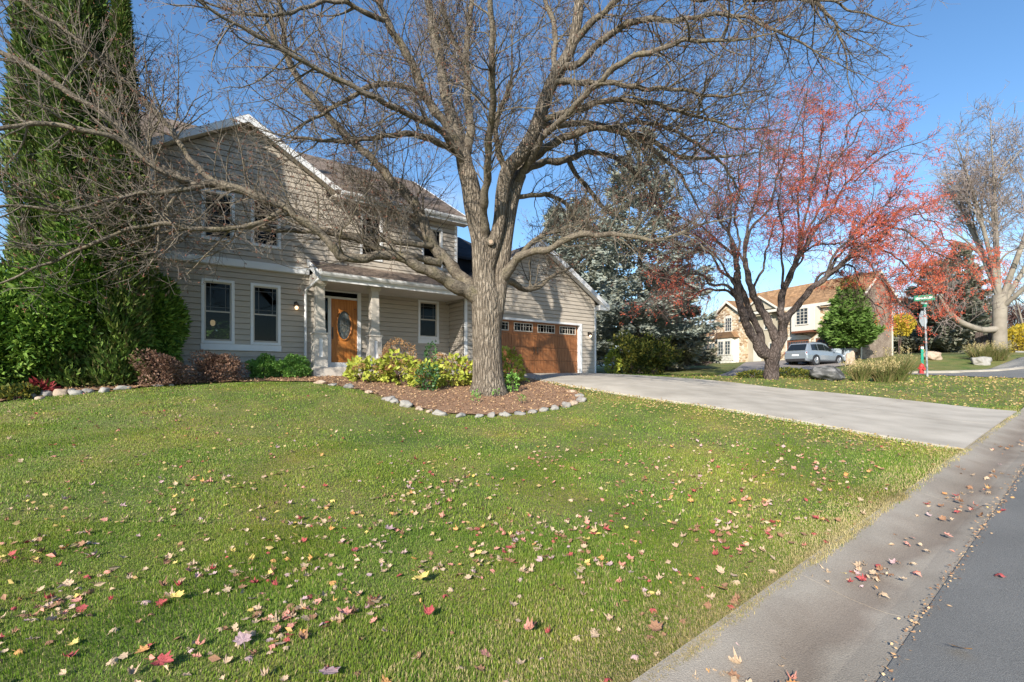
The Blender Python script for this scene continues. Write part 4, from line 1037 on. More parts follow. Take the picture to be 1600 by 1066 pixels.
    [(680, 390, 13.6, 6), (650, 360, 14.3, 5), (620, 330, 14.9, 4.5), (590, 300, 15.4, 4), (550, 280, 15.6, 3)],
]
lt = [limb([(u, v, d, r * (.93 if v > 330 else 1)) for u, v, d, r in p], False) for p in MAPLE_TRUNK]; ll = [limb([(u, v, d, r * .88) for u, v, d, r in p]) for p in MAPLE_LIMBS]
parts = []
for i, p in enumerate(lt):
    a = p.copy()
    V, F = tubes(a[None, :, :3], a[None, :, 3], 18)
    # bark relief and root flare
    parts.append((V, F))
obj_parts(maple, 'trunk', parts, M['bark'], TB, smooth=True)
parts = []
for p in ll:
    parts.append(tubes(p[None, :, :3], p[None, :, 3], 9))
obj_parts(maple, 'limbs', parts, M['limb_bark'], TB, smooth=True)
# knot left by a cut limb
mb = MB(); kp = Vector(px(767, 378, 12.59)); mb.tube([kp + Vector((-.02, .25, .05)), kp + Vector((0, .02, 0)), kp], [.12, .105, .085], 14)
mb.v = [tuple(np.array(v) - TB) for v in mb.v]; mb.build('cut_knot', M['limb_bark'], maple, smooth=False)
mb = MB(); mb.tube([kp + Vector((0, .0, 0)), kp + Vector((.0, -.012, 0))], [.06, .055], 14); mb.v = [tuple(np.array(v) - TB) for v in mb.v]; mb.build('cut_face', M['stone_tan'], maple)

def resample(paths, n):
    return np.stack([spline(p, n) for p in paths])
def crown_twigs(limbs, dens2, dens3, dens4, L2=(1.0, 2.6), L3=(.35, 1.0), L4=(.10, .32), up=.05, t0=.18, rr=(.022, .0085, .005), ang=(35, 75), clear=None):
    """Three orders of side shoots on a list of limbs ((m,4) arrays)."""
    A = resample(limbs, 24); Pm, Rm = A[:, :, :3], A[:, :, 3]
    P, D, r, t = spawn(Pm, Rm, dens2, t0, 1.0, ang, upb=.12)
    n = len(P); L = rng.uniform(*L2, n) * np.clip(1.15 - .35 * t, .6, 1.2)
    r2 = np.minimum(r * .6, rng.uniform(.6, 1.2, n) * rr[0])
    w2 = walk(P, D, L, 7, .17, up)
    if clear is not None: k = clear(w2[:, -1]); w2, r2 = w2[k], r2[k]
    R2 = r2[:, None] * np.linspace(1, .35, 8)[None]
    # carry every limb's end on as a shoot
    E = Pm[:, -1]; ED = Pm[:, -1] - Pm[:, -3]; w2e = walk(E, ED, rng.uniform(.9, 1.6, len(E)), 7, .12, up)
    R2e = np.minimum(Rm[:, -1:], .03) * np.linspace(1, .3, 8)[None]
    w2 = np.concatenate([w2, w2e]); R2 = np.concatenate([R2, R2e])
    P, D, r, t = spawn(w2, R2, dens3, .12, 1.0, (30, 70), upb=.12)
    L = rng.uniform(*L3, len(P)) * (1.2 - .5 * t)
    w3 = walk(P, D, L, 4, .16, up); R3 = np.clip(r * .6, rr[1] * .6, rr[1])[:, None] * np.linspace(1, .5, 5)[None]
    P, D, r, t = spawn(w3, R3, dens4, .2, 1.0, (30, 65), upb=.1)
    L = rng.uniform(*L4, len(P)); w4 = walk(P, D, L, 2, .12, up); R4 = np.full((len(P), 3), rr[2]) * np.array([1, .85, .6])
    return (w2, R2), (w3, R3), (w4, R4)
def pruned(E):      # the lower shoots have been pruned away over the porch and the front windows
    u = E[:, 0] / E[:, 1] * FPX + 800; v = HOR - (E[:, 2] - EYE) / E[:, 1] * FPX
    low = ((u > 265) & (u < 700) & (v > 395)) | ((u >= 690) & (u < 1000) & (v > 440)) | ((u < 265) & (v > 455))
    return ~low
o2, o3, o4 = crown_twigs(ll, 6.0, 5.8, 5.0, L2=(.8, 2.4), rr=(.019, .0068, .0037), clear=pruned)
obj_parts(maple, 'branches', [tubes(*o2, 5)], M['limb_bark'], TB)
obj_parts(maple, 'twigs', [tubes(*o3, 3), tubes(*o4, 3)], M['twig'], TB)
tips = np.concatenate([o4[0][:, -1], o3[0][:, -1]]); sel = rng.random(len(tips)) < .22; tp = tips[sel]
k_ = 4; P = np.repeat(tp, k_, 0) + rng.normal(0, .012, (len(tp) * k_, 3)); D = rng.normal(size=P.shape); D[:, 2] -= .5
obj_parts(maple, 'seed_clusters', [leaves(P, D, rng.uniform(.025, .05, len(P)), rng.uniform(.008, .016, len(P)))], M['bud'], TB)
print('maple twigs', len(o2[0]), len(o3[0]), len(o4[0]))

# ------------------------------------------------------------------ red-fruited crabapple across the driveway
CBp = np.array(ground_at(1205, 18.0))
crab = tag(empty('crabapple_tree', CBp), 'crabapple tree full of small red fruit beside the driveway', 'tree')
c_trunk = [[(1205, 600, 18, 14), (1205, 592, 18, 11.5), (1206, 575, 18, 10.5), (1206, 556, 18, 11.5), (1205, 548, 18, 10)],
    [(1203, 556, 18, 8), (1191, 552, 17.9, 7.5), (1179, 530, 17.8, 6.5), (1168, 509, 17.7, 6.5), (1158, 485, 17.6, 6), (1153, 463, 17.6, 5.8), (1152, 431, 17.5, 5.2), (1149, 395, 17.4, 4)],
    [(1204, 556, 18.1, 6), (1194, 543, 18.2, 5.5), (1185, 518, 18.3, 5), (1175, 492, 18.4, 5), (1166, 474, 18.5, 4.5), (1158, 448, 18.6, 4), (1150, 415, 18.7, 3)],
    [(1209, 552, 18, 7.5), (1213, 536, 18, 6.8), (1205, 511, 18, 6.2), (1186, 479, 18.1, 5.8), (1177, 460, 18.1, 5.2), (1170, 435, 18.2, 4.5), (1163, 405, 18.3, 3.5)],
    [(1208, 554, 17.95, 8), (1216, 540, 17.9, 8), (1223, 520, 17.9, 6.5), (1221, 497, 17.8, 5.5), (1222, 458, 17.8, 5), (1236, 430, 17.7, 4.5), (1247, 400, 17.6, 3.5)],
    [(1224, 512, 17.9, 5.5), (1230, 496, 17.8, 5.5), (1245, 478, 17.7, 5), (1256, 466, 17.6, 5), (1270, 450, 17.5, 4.5), (1290, 434, 17.4, 4)]]
ct = [limb(p) for p in c_trunk]
obj_parts(crab, 'trunk', [tubes(p[None, :, :3], p[None, :, 3], 10) for p in ct], M['crab_bark'], CBp, smooth=True)
def arc(a, b, d0, d1, r0, r1, lift, droop=0):
    """A crabapple bough from pixel a to pixel b that rises and then weeps."""
    pts = []
    for i in range(7):
        t = i / 6; u = a[0] + (b[0] - a[0]) * t; v = a[1] + (b[1] - a[1]) * t - lift * math.sin(math.pi * min(1, t * 1.1)) + droop * t ** 3
        pts.append((u + random.uniform(-7, 7) * (0 < i < 6), v + random.uniform(-6, 6) * (0 < i < 6), d0 + (d1 - d0) * t, .72 * (r0 + (r1 - r0) * t ** .6)))
    return limb(pts)
cl = [arc((1152, 464), (1040, 425), 17.6, 16.5, 4, 1.5, 10, 10), arc((1152, 464), (1086, 462), 17.6, 18.5, 4, 2, 12), arc((1086, 452), (1010, 470), 17.6, 16.6, 2.5, 1, 18), arc((1152, 440), (1015, 385), 17.5, 18.9, 3.5, 1, 25),
      arc((1149, 400), (1035, 320), 17.4, 16.2, 3.5, 1, 12), arc((1149, 400), (1090, 250), 17.4, 19, 3.5, 1, 8), arc((1152, 420), (1130, 205), 17.4, 16.8, 3.5, 1, 0), arc((1150, 415), (1165, 185), 18.7, 18.8, 3, 1, 0),
      arc((1163, 405), (1200, 160), 18.3, 18.6, 3.5, 1, 0), arc((1163, 405), (1262, 148), 18.3, 17, 3.5, 1, 0), arc((1247, 400), (1285, 175), 17.6, 17, 3.5, 1, 0), arc((1247, 400), (1262, 150), 17.6, 19.2, 3, 1, 0),
      arc((1247, 400), (1345, 190), 17.6, 16.6, 3.5, 1, 6), arc((1322, 215), (1388, 165), 16.8, 16.3, 1.6, .7, 22), arc((1247, 405), (1372, 235), 17.6, 18.8, 3.5, 1, 12), arc((1335, 285), (1438, 222), 17.8, 17.2, 2, .7, 16),
      arc((1290, 434), (1400, 300), 17.4, 16.2, 3.5, 1, 14), arc((1290, 434), (1455, 330), 17.4, 18.4, 3.5, 1, 30), arc((1290, 434), (1500, 390), 17.4, 16.2, 4, 1, 55, 20), arc((1270, 450), (1470, 450), 17.5, 18.6, 4, 1, 60, 10),
      arc((1290, 432), (1420, 470), 17.4, 15.9, 4, 1, 45, 15), arc((1270, 450), (1375, 470), 17.5, 19, 3.5, 1, 45, 10), arc((1236, 430), (1330, 380), 17.7, 19.4, 3.5, 1, 25), arc((1222, 458), (1290, 330), 17.8, 15.9, 3.2, 1, 10),
      arc((1222, 450), (1215, 250), 17.8, 16, 3, 1, 0), arc((1163, 410), (1120, 330), 18.3, 20.2, 3, 1, 10), arc((1177, 450), (1240, 290), 18.2, 20, 3, 1, 0), arc((1153, 455), (1070, 360), 17.6, 15.6, 3.5, 1, 15), arc((1420, 330), (1512, 425), 17.8, 17, 1.8, .7, 25)]
obj_parts(crab, 'boughs', [tubes(p[None, :, :3], p[None, :, 3], 6) for p in cl], M['crab_bark'], CBp, smooth=True)
o2, o3, o4 = crown_twigs(cl, 7.0, 5.4, 3.6, L2=(.6, 1.7), L3=(.25, .8), L4=(.1, .25), up=-.045, t0=.25, rr=(.014, .008, .006))
obj_parts(crab, 'twigs', [tubes(*o2, 4), tubes(*o3, 3), tubes(*o4, 3)], M['crab_twig'], CBp)
def berries(n_keep):
    P = np.concatenate([o3[0][:, 1:].reshape(-1, 3), o4[0].reshape(-1, 3)])
    u = P[:, 0] / P[:, 1] * FPX + 800; v = HOR - (P[:, 2] - EYE) / P[:, 1] * FPX
    # the fruit hangs thickest on the boughs over the lawn, thinner toward the house
    dens = .22 + .78 * np.clip((u - 1130) / 230, 0, 1); dens *= .55 + .9 * np.clip((v - 200) / 230, 0, 1)
    lump = np.sin(P[:, 0] * 2.1) * np.sin(P[:, 1] * 1.7 + 1) * np.sin(P[:, 2] * 2.3 + 2)
    keep = rng.random(len(P)) < np.clip(dens * (.55 + .9 * lump) * n_keep / len(P) * 2.2, 0, 1)
    keep &= ~((u > 1180) & (u < 1368) & (v > 450))
    P = P[keep]; P = np.repeat(P, 3, 0) + rng.normal(0, .03, (len(P) * 3, 3)) - np.array([0, 0, .03])
    oc = np.array([[1, 0, 0], [-1, 0, 0], [0, 1, 0], [0, -1, 0], [0, 0, 1], [0, 0, -1.0]])
    fc = np.array([[0, 2, 4], [2, 1, 4], [1, 3, 4], [3, 0, 4], [2, 0, 5], [1, 2, 5], [3, 1, 5], [0, 3, 5]])
    r = rng.uniform(.011, .019, len(P))
    V = (P[:, None] + oc[None] * r[:, None, None]).reshape(-1, 3); F = (np.arange(len(P))[:, None, None] * 6 + fc[None]).reshape(-1, 3)
    print('berries', len(P)); return V, F
obj_parts(crab, 'fruit', [berries(32000)], M['berry'], CBp)

# ------------------------------------------------------------------ generic bare tree for the distance
def bare_tree(name, base, height, spread, trunk_r, fork, nl, seed, label, group=None, dens=(1.6, 1.6, 1.4), m_b='far_bark', m_t='far_twig', rr=(.05, .025, .016), lean=0, low=None, Ls=(1.2, 3.2)):
    g = random.Random(seed)
    b = np.array(base, float); t = tag(empty(name, b), label, 'tree', group)
    fk = b + np.array((lean, 0, fork))
    tr = spline([(*(b - (0, 0, .2)), trunk_r * 1.35), (*(b + (0, 0, .35)), trunk_r * 1.08), (*(b + np.array((lean * .4, 0, fork * .5))), trunk_r), (*fk, trunk_r * 1.05)], 12)
    obj_parts(t, 'trunk', [tubes(tr[None, :, :3], tr[None, :, 3], 12)], M[m_b], b, smooth=True)
    lm = []
    for i in range(nl):
        a = 2 * math.pi * (i + g.uniform(-.3, .3)) / nl; out = spread * g.uniform(.35, 1.0); top = height * g.uniform(.72, 1.0) * (1.0 - .35 * (out / spread) ** 2)
        dx, dy = math.cos(a) * out, math.sin(a) * out; st = fk - (0, 0, g.uniform(0, fork * .25)); r0 = trunk_r * g.uniform(.30, .52)
        lm.append(spline([(*st, r0), (*(st + np.array((dx * .22, dy * .22, (top - fork) * .28))), r0 * .8), (*(b + np.array((dx * .6, dy * .6, fork + (top - fork) * .66))), r0 * .45), (*(b + np.array((dx, dy, top))), r0 * .12)], 26))
    base_l = list(lm)
    for p in base_l:
        for k in range(3):
            i0 = g.randint(7, 18); o = p[i0, :3]; dr = p[i0 + 2, :3] - p[i0, :3]; dr /= np.linalg.norm(dr)
            sd = np.array((g.gauss(0, 1), g.gauss(0, 1), g.gauss(.3, .4))); sd /= np.linalg.norm(sd); Lb = height * g.uniform(.16, .32)
            e = o + (dr * .6 + sd * .7) * Lb; mid = o + (dr * .6 + sd * .35) * Lb * .5
            lm.append(spline([(*o, p[i0, 3] * .6), (*mid, p[i0, 3] * .42), (*e, p[i0, 3] * .1)], 14))
    if low is not None: lm.append(spline(low, 16))
    obj_parts(t, 'limbs', [tubes(p[None, :, :3], p[None, :, 3], 7) for p in lm], M[m_b], b, smooth=True)
    o2, o3, o4 = crown_twigs([p[int(len(p) * .3):] for p in lm], *dens, L2=Ls, L3=(.6, 1.7), L4=(.3, .7), up=.08, t0=.1, rr=rr)
    obj_parts(t, 'twigs', [tubes(*o2, 4), tubes(*o3, 3), tubes(*o4, 3)], M[m_t], b)
    return t

def at(u, d): return np.array(ground_at(u, d))
bt = at(1562, 36)
bare_tree('old_maple_tree', bt, 18.5, 8.5, .42, 4.6, 8, 5, 'tall bare maple with a stout pale trunk beyond the cross street', dens=(3.2, 2.6, 2.0), rr=(.035, .02, .014),
          low=[(*(bt + (-.3, 0, 2.0)), .26), (*(bt + (-1.6, -.2, 1.95)), .22), (*(bt + (-3.2, -.3, 2.5)), .2), (*(bt + (-4.2, -.3, 3.4)), .17), (*(bt + (-4.8, -.3, 4.6)), .12)])

# ------------------------------------------------------------------ conifers
def conifer(name, base, height, rad, m, seed, label, group=None, bare=.12, nb=26, spray=.30, dens=60, sag=-.12, trunk_r=.2, core=False, per=5, sw=.055):
    g = np.random.default_rng(seed); b = np.array(base, float)
    t = tag(empty(name, b), label, 'tree', group)
    tr = np.array([[(*(b + (0, 0, z * height)), trunk_r * (1 - z) + .02) for z in np.linspace(0, 1, 12)]])
    obj_parts(t, 'trunk', [tubes(tr[:, :, :3], tr[:, :, 3], 9)], M['crab_bark'], b, smooth=True)
    zz = []; 
    for i in range(nb):
        f = i / nb; zz += [bare + (1 - bare) * (f + g.uniform(-.4, .4) / nb)] * int(per + 3 * (1 - f))
    zz = np.clip(np.array(zz), bare, .985); n = len(zz)
    a = g.uniform(0, 2 * np.pi, n); L = rad * (1 - zz) ** .72 / (1 - bare) ** .72 * g.uniform(.72, 1.12, n) + .12
    P = b + np.c_[np.zeros(n), np.zeros(n), zz * height]; D = np.c_[np.cos(a), np.sin(a), .18 + .55 * zz ** 2 + sag]
    w_ = walk(P, D, L, 6, .06, .03)
    obj_parts(t, 'boughs', [tubes(w_, np.linspace(.035, .008, 7)[None] * (L / L.max())[:, None] + .006, 4)], M['crab_bark'], b)
    cnt = (L * dens).astype(int) + 6; who = np.repeat(np.arange(n), cnt); tt = g.beta(1.5, 1.0, len(who)) * .93 + .07; k = tt * 5.999; i0 = k.astype(int); f = (k - i0)[:, None]
    Q = w_[who, i0] * (1 - f) + w_[who, i0 + 1] * f; T = nrm(w_[who, i0 + 1] - w_[who, i0])
    sd = nrm(np.cross(T, np.array([0, 0, 1.0]))) * g.choice([-1, 1], len(who))[:, None]
    wid = (L[who] * .42 * (1 - tt * .75)) * g.random(len(who)) ** .8
    Q = Q + sd * wid[:, None] + T * (wid * .5)[:, None] + np.c_[np.zeros((len(who), 2)), -.18 * wid + g.normal(0, .05, len(who))]
    DD_ = T * .7 + sd * .8 + g.normal(0, .35, (len(who), 3)) + np.array([0, 0, -.1])
    V, F = leaves(Q, DD_, g.uniform(.7, 1.3, len(Q)) * spray, g.uniform(.7, 1.3, len(Q)) * sw)
    np_obj('crown', V - b, F, m, t)
    return t
conifer('blue_spruce', at(1000, 31), 16.0, 4.6, M['spruce'], 3, 'tall blue-grey spruce with a bare lower trunk behind the garage corner', dens=62, spray=.36, sw=.06, trunk_r=.24, bare=.16, nb=24)
conifer('blue_spruce', at(905, 34), 12.5, 4.2, M['spruce'], 4, 'blue-grey spruce standing half hidden behind the garage roof', dens=62, spray=.38, sw=.075, bare=.05)
conifer('blue_spruce', at(868, 45), 15.5, 4.2, M['spruce'], 14, 'farthest blue-grey spruce, its tip just above the garage roof beside the maple trunk', dens=70, spray=.5, sw=.09, bare=.05)
conifer('pine_tree', at(1326, 37.3), 6.2, 2.1, M['pine'], 6, 'rounded bright green pine in front of the stone house', dens=150, spray=.34, sw=.05, bare=.16, nb=20, per=8, sag=.25, trunk_r=.14)
conifer('dark_spruce', at(1462, 50), 9.5, 4.6, M['spruce_dark'], 7, 'broad grey-green spruce behind the stop sign', dens=90, spray=.5, sw=.09, bare=.03, nb=20)
conifer('dark_spruce', at(1500, 58), 14.0, 4.0, M['spruce_dark'], 8, 'narrow grey spruce rising behind the red fruit', dens=60, spray=.55, sw=.1, bare=.05)
conifer('dark_spruce', at(1040, 36), 7.0, 3.4, M['spruce_dark'], 9, 'low drooping dark evergreen left of the stone house', dens=90, spray=.45, sw=.075, bare=.10, sag=-.25)
bh = ud(2.4, 34)
conifer('dark_spruce', (bh[0], bh[1], gz1(*bh)), 9, 4.5, M['pine'], 12, 'green evergreen behind the house, seen through the front window', dens=60, spray=.5, sw=.09, bare=.02)

def columnar(name, base, height, rad, seed, label, group, n=52000, tip=4.5):
    g = np.random.default_rng(seed); b = np.array(base, float); t = tag(empty(name, b), label, 'tree', group)
    f = np.linspace(0, 1, 14)
    prof = lambda z: rad * np.clip(np.minimum(1, (1 - z) * tip) ** .8, 0, 1) * (1.12 - .55 * z)
    tr = np.array([[(*(b + (0, 0, z * height * .98)), max(.02, prof(z) * .62)) for z in f]])
    obj_parts(t, 'trunk', [tubes(tr[:, :, :3], tr[:, :, 3], 10)], M['cedar_core'], b, smooth=True)  # dark core added inside the foliage to block see-through, wider than the stem
    z = g.random(n) ** .9; a = g.uniform(0, 2 * np.pi, n)
    lump = 1 + .30 * np.sin(a * 3 + z * 13 + seed) * np.sin(z * 23 + a * 2) + .16 * np.sin(a * 7 + z * 60)
    r = prof(z) * lump * (.62 + .42 * g.random(n) ** .5) + .02
    P = b + np.c_[np.cos(a) * r, np.sin(a) * r, z * height]
    D = np.c_[np.cos(a) * .55, np.sin(a) * .55, np.full(n, .85)] + g.normal(0, .4, (n, 3))
    V, F = leaves(P, D, g.uniform(.09, .22, n), g.uniform(.012, .032, n)); np_obj('crown', V - b, F, M['cedar_dark'], t)
cg = 'tall arborvitae at the house corner'
for (u, d, h, r, sd, lb) in [(76, 10.8, 11.8, .60, 1, 'leftmost tall columnar arborvitae, bright green on its sunny left side'), (126, 10.6, 11.4, .56, 2, 'middle one of the three tall columnar arborvitae by the house corner'), (189, 10.75, 8.75, .44, 3, 'slim dark columnar arborvitae nearest the house wall')]:
    columnar('arborvitae', at(u, d), h, r, sd, lb, cg, tip=2.0 if sd == 3 else 3.2)

def bush(name, base, rad, n, m, seed, label, group=None, cat='shrub', L=(.06, .12), W=(.018, .035), shell=.5, lump=.3, flat=-.35, stems=10, m_s='crab_twig', up=.3, zc=.55, lumps=11, extra=None, core=False):
    b = np.array(base, float); t = tag(empty(name, b), label, cat, group); g = np.random.default_rng(seed)
    P, D = blob((0, 0, rad[2] * zc), rad, n, shell=shell, lump=lump, lumps=lumps, seed=seed, flat=flat)
    D = D + g.normal(0, .55, D.shape) + np.array([0, 0, up])
    V, F = leaves(P, D, g.uniform(*L, len(P)), g.uniform(*W, len(P))); np_obj('foliage', V, F, m, t)
    if stems:
        a = g.uniform(0, 6.28, stems); tip = np.c_[np.cos(a) * rad[0] * .7 * g.random(stems), np.sin(a) * rad[1] * .7 * g.random(stems), rad[2] * (zc + .5 * g.random(stems))]
        Q = np.stack([np.c_[np.cos(a) * .06, np.sin(a) * .06, np.full(stems, -.05)], tip * np.array([.4, .4, .5]), tip], 1)
        V, F = tubes(Q, np.tile(np.array([.016, .011, .004]), (stems, 1)) * max(.7, rad[2]), 5); np_obj('stems', V, F, M[m_s], t)
    if core:
        V, F = tubes(np.array([[(0, 0, -.02), (0, 0, rad[2] * .35), (0, 0, rad[2] * .9), (0, 0, rad[2] * 1.2)]]), np.array([[rad[0] * .5, rad[0] * .62, rad[0] * .5, .03]]), 12); np_obj('core', V, F, M['cedar_core'], t, smooth=True)
    return t
# broad feathery cedars below the columns
bush('cedar_bush', at(160, 10.9), (1.2, .95, 1.7), 60000, M['cedar'], 21, 'broad feathery green cedar bush at the left corner of the house', 'feathery cedars', L=(.08, .20), W=(.014, .036), shell=.45, lump=.45, flat=-.55, stems=12, zc=1.02, core=False, up=.15)
bush('cedar_bush', at(58, 10.45), (1.15, 1.0, 1.35), 44000, M['cedar'], 22, 'low cedar bush left of the house, spilling toward the stones', 'feathery cedars', L=(.08, .20), W=(.014, .036), shell=.45, lump=.45, flat=-.6, stems=8, zc=.8, up=.1)
bush('cedar_bush', at(-15, 10.0), (1.1, 1.0, 1.25), 26000, M['cedar'], 23, 'dark cedar bush at the left edge of the lawn', 'feathery cedars', L=(.08, .20), W=(.014, .036), shell=.45, lump=.45, flat=-.7, stems=6, zc=.6, up=.1)
bush('cedar_bush', at(232, 11.6), (.62, .6, 1.25), 24000, M['cedar'], 24, 'dark cedar bush touching the lower house wall', 'feathery cedars', L=(.08, .20), W=(.014, .036), shell=.4, lump=.35, flat=-.6, stems=6, zc=.95, up=.1)
bush('groundcover_plant', at(28, 9.2), (.34, .25, .16), 900, M['hedge'], 25, 'low dark green plant at the left end of the edging stones', L=(.06, .12), W=(.02, .04), stems=4)
bush('red_leaf_plant', at(58, 9.45), (.28, .2, .16), 160, leaf_mat('red_leaves', [(.20, .02, .025), (.30, .05, .05)]), 26, 'small plant with dark red leaves under the cedar', L=(.10, .18), W=(.02, .035), stems=3)

# foundation planting
def bed_at(u, d): return np.array(ground_at(u, d, .03))
gb = 'red-brown barberry shrubs by the wall'
bush('barberry_shrub', bed_at(250, 10.95), (.62, .52, .50), 5200, M['barberry'], 31, 'wide red-brown twiggy barberry beside the cedar', gb, L=(.04, .085), W=(.011, .022), stems=46, shell=.3, lump=.55, zc=.72, flat=-.7)
bush('barberry_shrub', bed_at(340, 12.2), (.58, .5, .46), 4600, M['barberry'], 32, 'red-brown twiggy barberry under the left front window', gb, L=(.04, .085), W=(.011, .022), stems=42, shell=.3, lump=.55, zc=.72, flat=-.7)
gx = 'clipped boxwoods left of the porch'
bush('boxwood', bed_at(413, 13.6), (.36, .34, .32), 5000, M['boxwood'], 33, 'left one of two small green boxwoods beside the downspout', gx, L=(.035, .075), W=(.013, .025), shell=.62, lump=.5, zc=.75, stems=5, flat=-.75, core=False)
bush('boxwood', bed_at(457, 13.8), (.42, .38, .30), 5500, M['boxwood'], 34, 'right one of two small green boxwoods, next to the downspout', gx, L=(.035, .075), W=(.013, .025), shell=.62, lump=.5, zc=.75, stems=5, flat=-.75)
gh = 'hydrangeas before the porch'
def hydrangea(u, d, rad, n, seed, label, heads, spread=1.0):
    t = bush('hydrangea', bed_at(u, d), rad, n, M['hydrangea'], seed, label, gh, L=(.10, .19), W=(.042, .075), shell=.55, lump=.3, zc=.62, stems=14, up=-.1, flat=-.55)
    g = np.random.default_rng(seed + 100)
    for i in range(heads):
        a = g.uniform(-2.9, .2); rr = g.uniform(.35, .95); el = g.uniform(.2, 1.0)
        c = np.array((math.cos(a) * rad[0] * rr, math.sin(a) * rad[1] * rr, rad[2] * (.62 + .95 * math.sqrt(max(.05, 1 - rr * rr)) * el)))
        P, D = blob(c, (.085, .085, .065), 170, shell=.8, lump=.1, seed=seed * 50 + i, flat=-.8)
        V, F = leaves(P, D + g.normal(0, .8, D.shape), g.uniform(.02, .036, len(P)), g.uniform(.009, .016, len(P))); np_obj('flower_head', V, F, M['flower'], t)
hydrangea(570, 13.4, (.62, .45, .34), 520, 41, 'low yellow-green hydrangea at the porch step, leftmost of the row', 5)
hydrangea(630, 13.5, (.66, .5, .50), 640, 42, 'tallest yellow-green hydrangea, with a dense tan top, before the right porch column', 12)
hydrangea(665, 13.2, (.5, .45, .38), 420, 43, 'yellow-green hydrangea between the porch column and the dark green rose', 5)
hydrangea(715, 13.9, (.62, .5, .46), 560, 44, 'yellow-green hydrangea directly left of the maple trunk', 6)
hydrangea(798, 14.6, (.40, .4, .72), 420, 45, 'yellow hydrangea peeking out right of the maple trunk', 2)
bush('dry_hydrangea', bed_at(620, 14.3), (.55, .45, .45), 1500, M['flower'], 46, 'mound of dried tan flower heads above the hydrangeas', cat='shrub', L=(.03, .06), W=(.012, .022), shell=.6, zc=1.6, stems=14, flat=-.6)
bush('dry_hydrangea', bed_at(690, 14.4), (.35, .3, .3), 800, M['flower'], 47, 'small clump of dried brown flowers under the porch window', cat='shrub', L=(.03, .06), W=(.012, .022), shell=.6, zc=1.9, stems=10, flat=-.6)
gr_ = 'dark green roses'
bush('rose_bush', bed_at(668, 12.7), (.27, .24, .36), 420, M['rose'], 48, 'dark glossy rose bush in front of the hydrangeas', gr_, L=(.05, .09), W=(.02, .035), zc=.85, stems=8, flat=-.8, lump=.5)
bush('rose_bush', bed_at(672, 13.6), (.2, .2, .3), 200, M['rose'], 49, 'tall thin rose stems in front of the porch window', gr_, L=(.05, .09), W=(.02, .03), zc=2.9, stems=8, flat=-.8, lump=.5)
bush('rose_bush', bed_at(800, 13.1), (.16, .15, .30), 230, M['boxwood'], 50, 'small bright green rose at the right foot of the maple', gr_, L=(.05, .08), W=(.02, .032), zc=.9, stems=6, flat=-.8)
for (u, d, sd, lb) in [(745, 12.25, 51, 'tiny weed seedling at the left foot of the maple'), (815, 11.9, 52, 'tiny weed seedling in the mulch right of the maple'), (775, 12.4, 53, 'tiny weed sprouting against the maple trunk'), (742, 11.7, 56, 'wispy pale weed in the mulch before the maple')]:
    bush('weed', bed_at(u, d), (.10, .08, .12), 60, M['boxwood'], sd, lb, 'weeds in the mulch', cat='weed', L=(.03, .06), W=(.012, .02), stems=3, zc=.8)

# hedge and shrubs past the garage
gs = 'shrubs past the end of the driveway'
bush('tall_shrub', at(985, 25.5), (.95, .8, 1.0), 3600, M['hedge'], 61, 'dark green vase-shaped shrub right of the garage', gs, L=(.09, .17), W=(.03, .055), shell=.3, zc=.9, stems=34, flat=-.9, lump=.7)
bush('tall_shrub', at(1022, 26.2), (1.0, .8, 1.05), 3600, M['hedge'], 62, 'dark shrub with yellow tips next to the pale neighbouring house', gs, L=(.09, .17), W=(.03, .055), shell=.3, zc=.95, stems=34, flat=-.9, lump=.7)
bush('yellow_shrub', at(958, 25.5), (.4, .4, .75), 900, M['hydrangea'], 63, 'thin yellow-green shrub right beside the garage wall', L=(.08, .14), W=(.03, .05), zc=.9, stems=10, flat=-.8)
bush('yellow_shrub', at(1405, 45), (1.2, 1.0, 1.1), 2600, M['yellow_leaf'], 64, 'small tree with bright yellow leaves left of the stop sign', cat='tree', L=(.12, .22), W=(.05, .09), zc=2.2, stems=8, flat=-.6)
bush('yellow_shrub', at(1592, 47), (2.2, 1.2, 1.5), 3400, M['yellow_leaf'], 65, 'yellow leafed bush right of the stout bare maple', L=(.14, .25), W=(.06, .1), zc=.7, stems=8, flat=-.6)
for (u, d, rad, sd, lb) in [(1490, 62, (5.5, 3, 4.2), 66, 'purple-brown leafless thicket left of the stout maple'), (1585, 64, (5.5, 3, 4.6), 67, 'purple-brown leafless thicket right of the stout maple'), (1420, 66, (4, 3, 4.5), 68, 'purple-brown leafless thicket behind the yellow tree'), (1530, 70, (5, 3, 5.5), 69, 'tallest purple-brown leafless thicket, behind the stout maple')]:
    bush('leafless_thicket', at(u, d), rad, 7000, M['plum'], sd, lb, 'leafless thickets in the distance', L=(.5, 1.1), W=(.02, .05), shell=.3, zc=.7, stems=20, flat=-.7, up=.9)
bush('dark_hedge', at(1072, 43), (2.2, 1.2, 1.0), 3500, M['plum'], 70, 'low dark shrubs at the left foot of the stone house', L=(.15, .3), W=(.03, .06), zc=.6, stems=14, flat=-.7)
bush('groundcover_plant', at(1175, 18.6), (.5, .35, .18), 900, M['hedge'], 71, 'low dark plant left of the crabapple trunk', L=(.06, .12), W=(.02, .035), stems=5)
bush('groundcover_plant', at(1243, 19.2), (.9, .45, .24), 1500, M['hedge'], 72, 'low dark plants between the crabapple trunk and the boulder', L=(.06, .14), W=(.02, .035), stems=12)

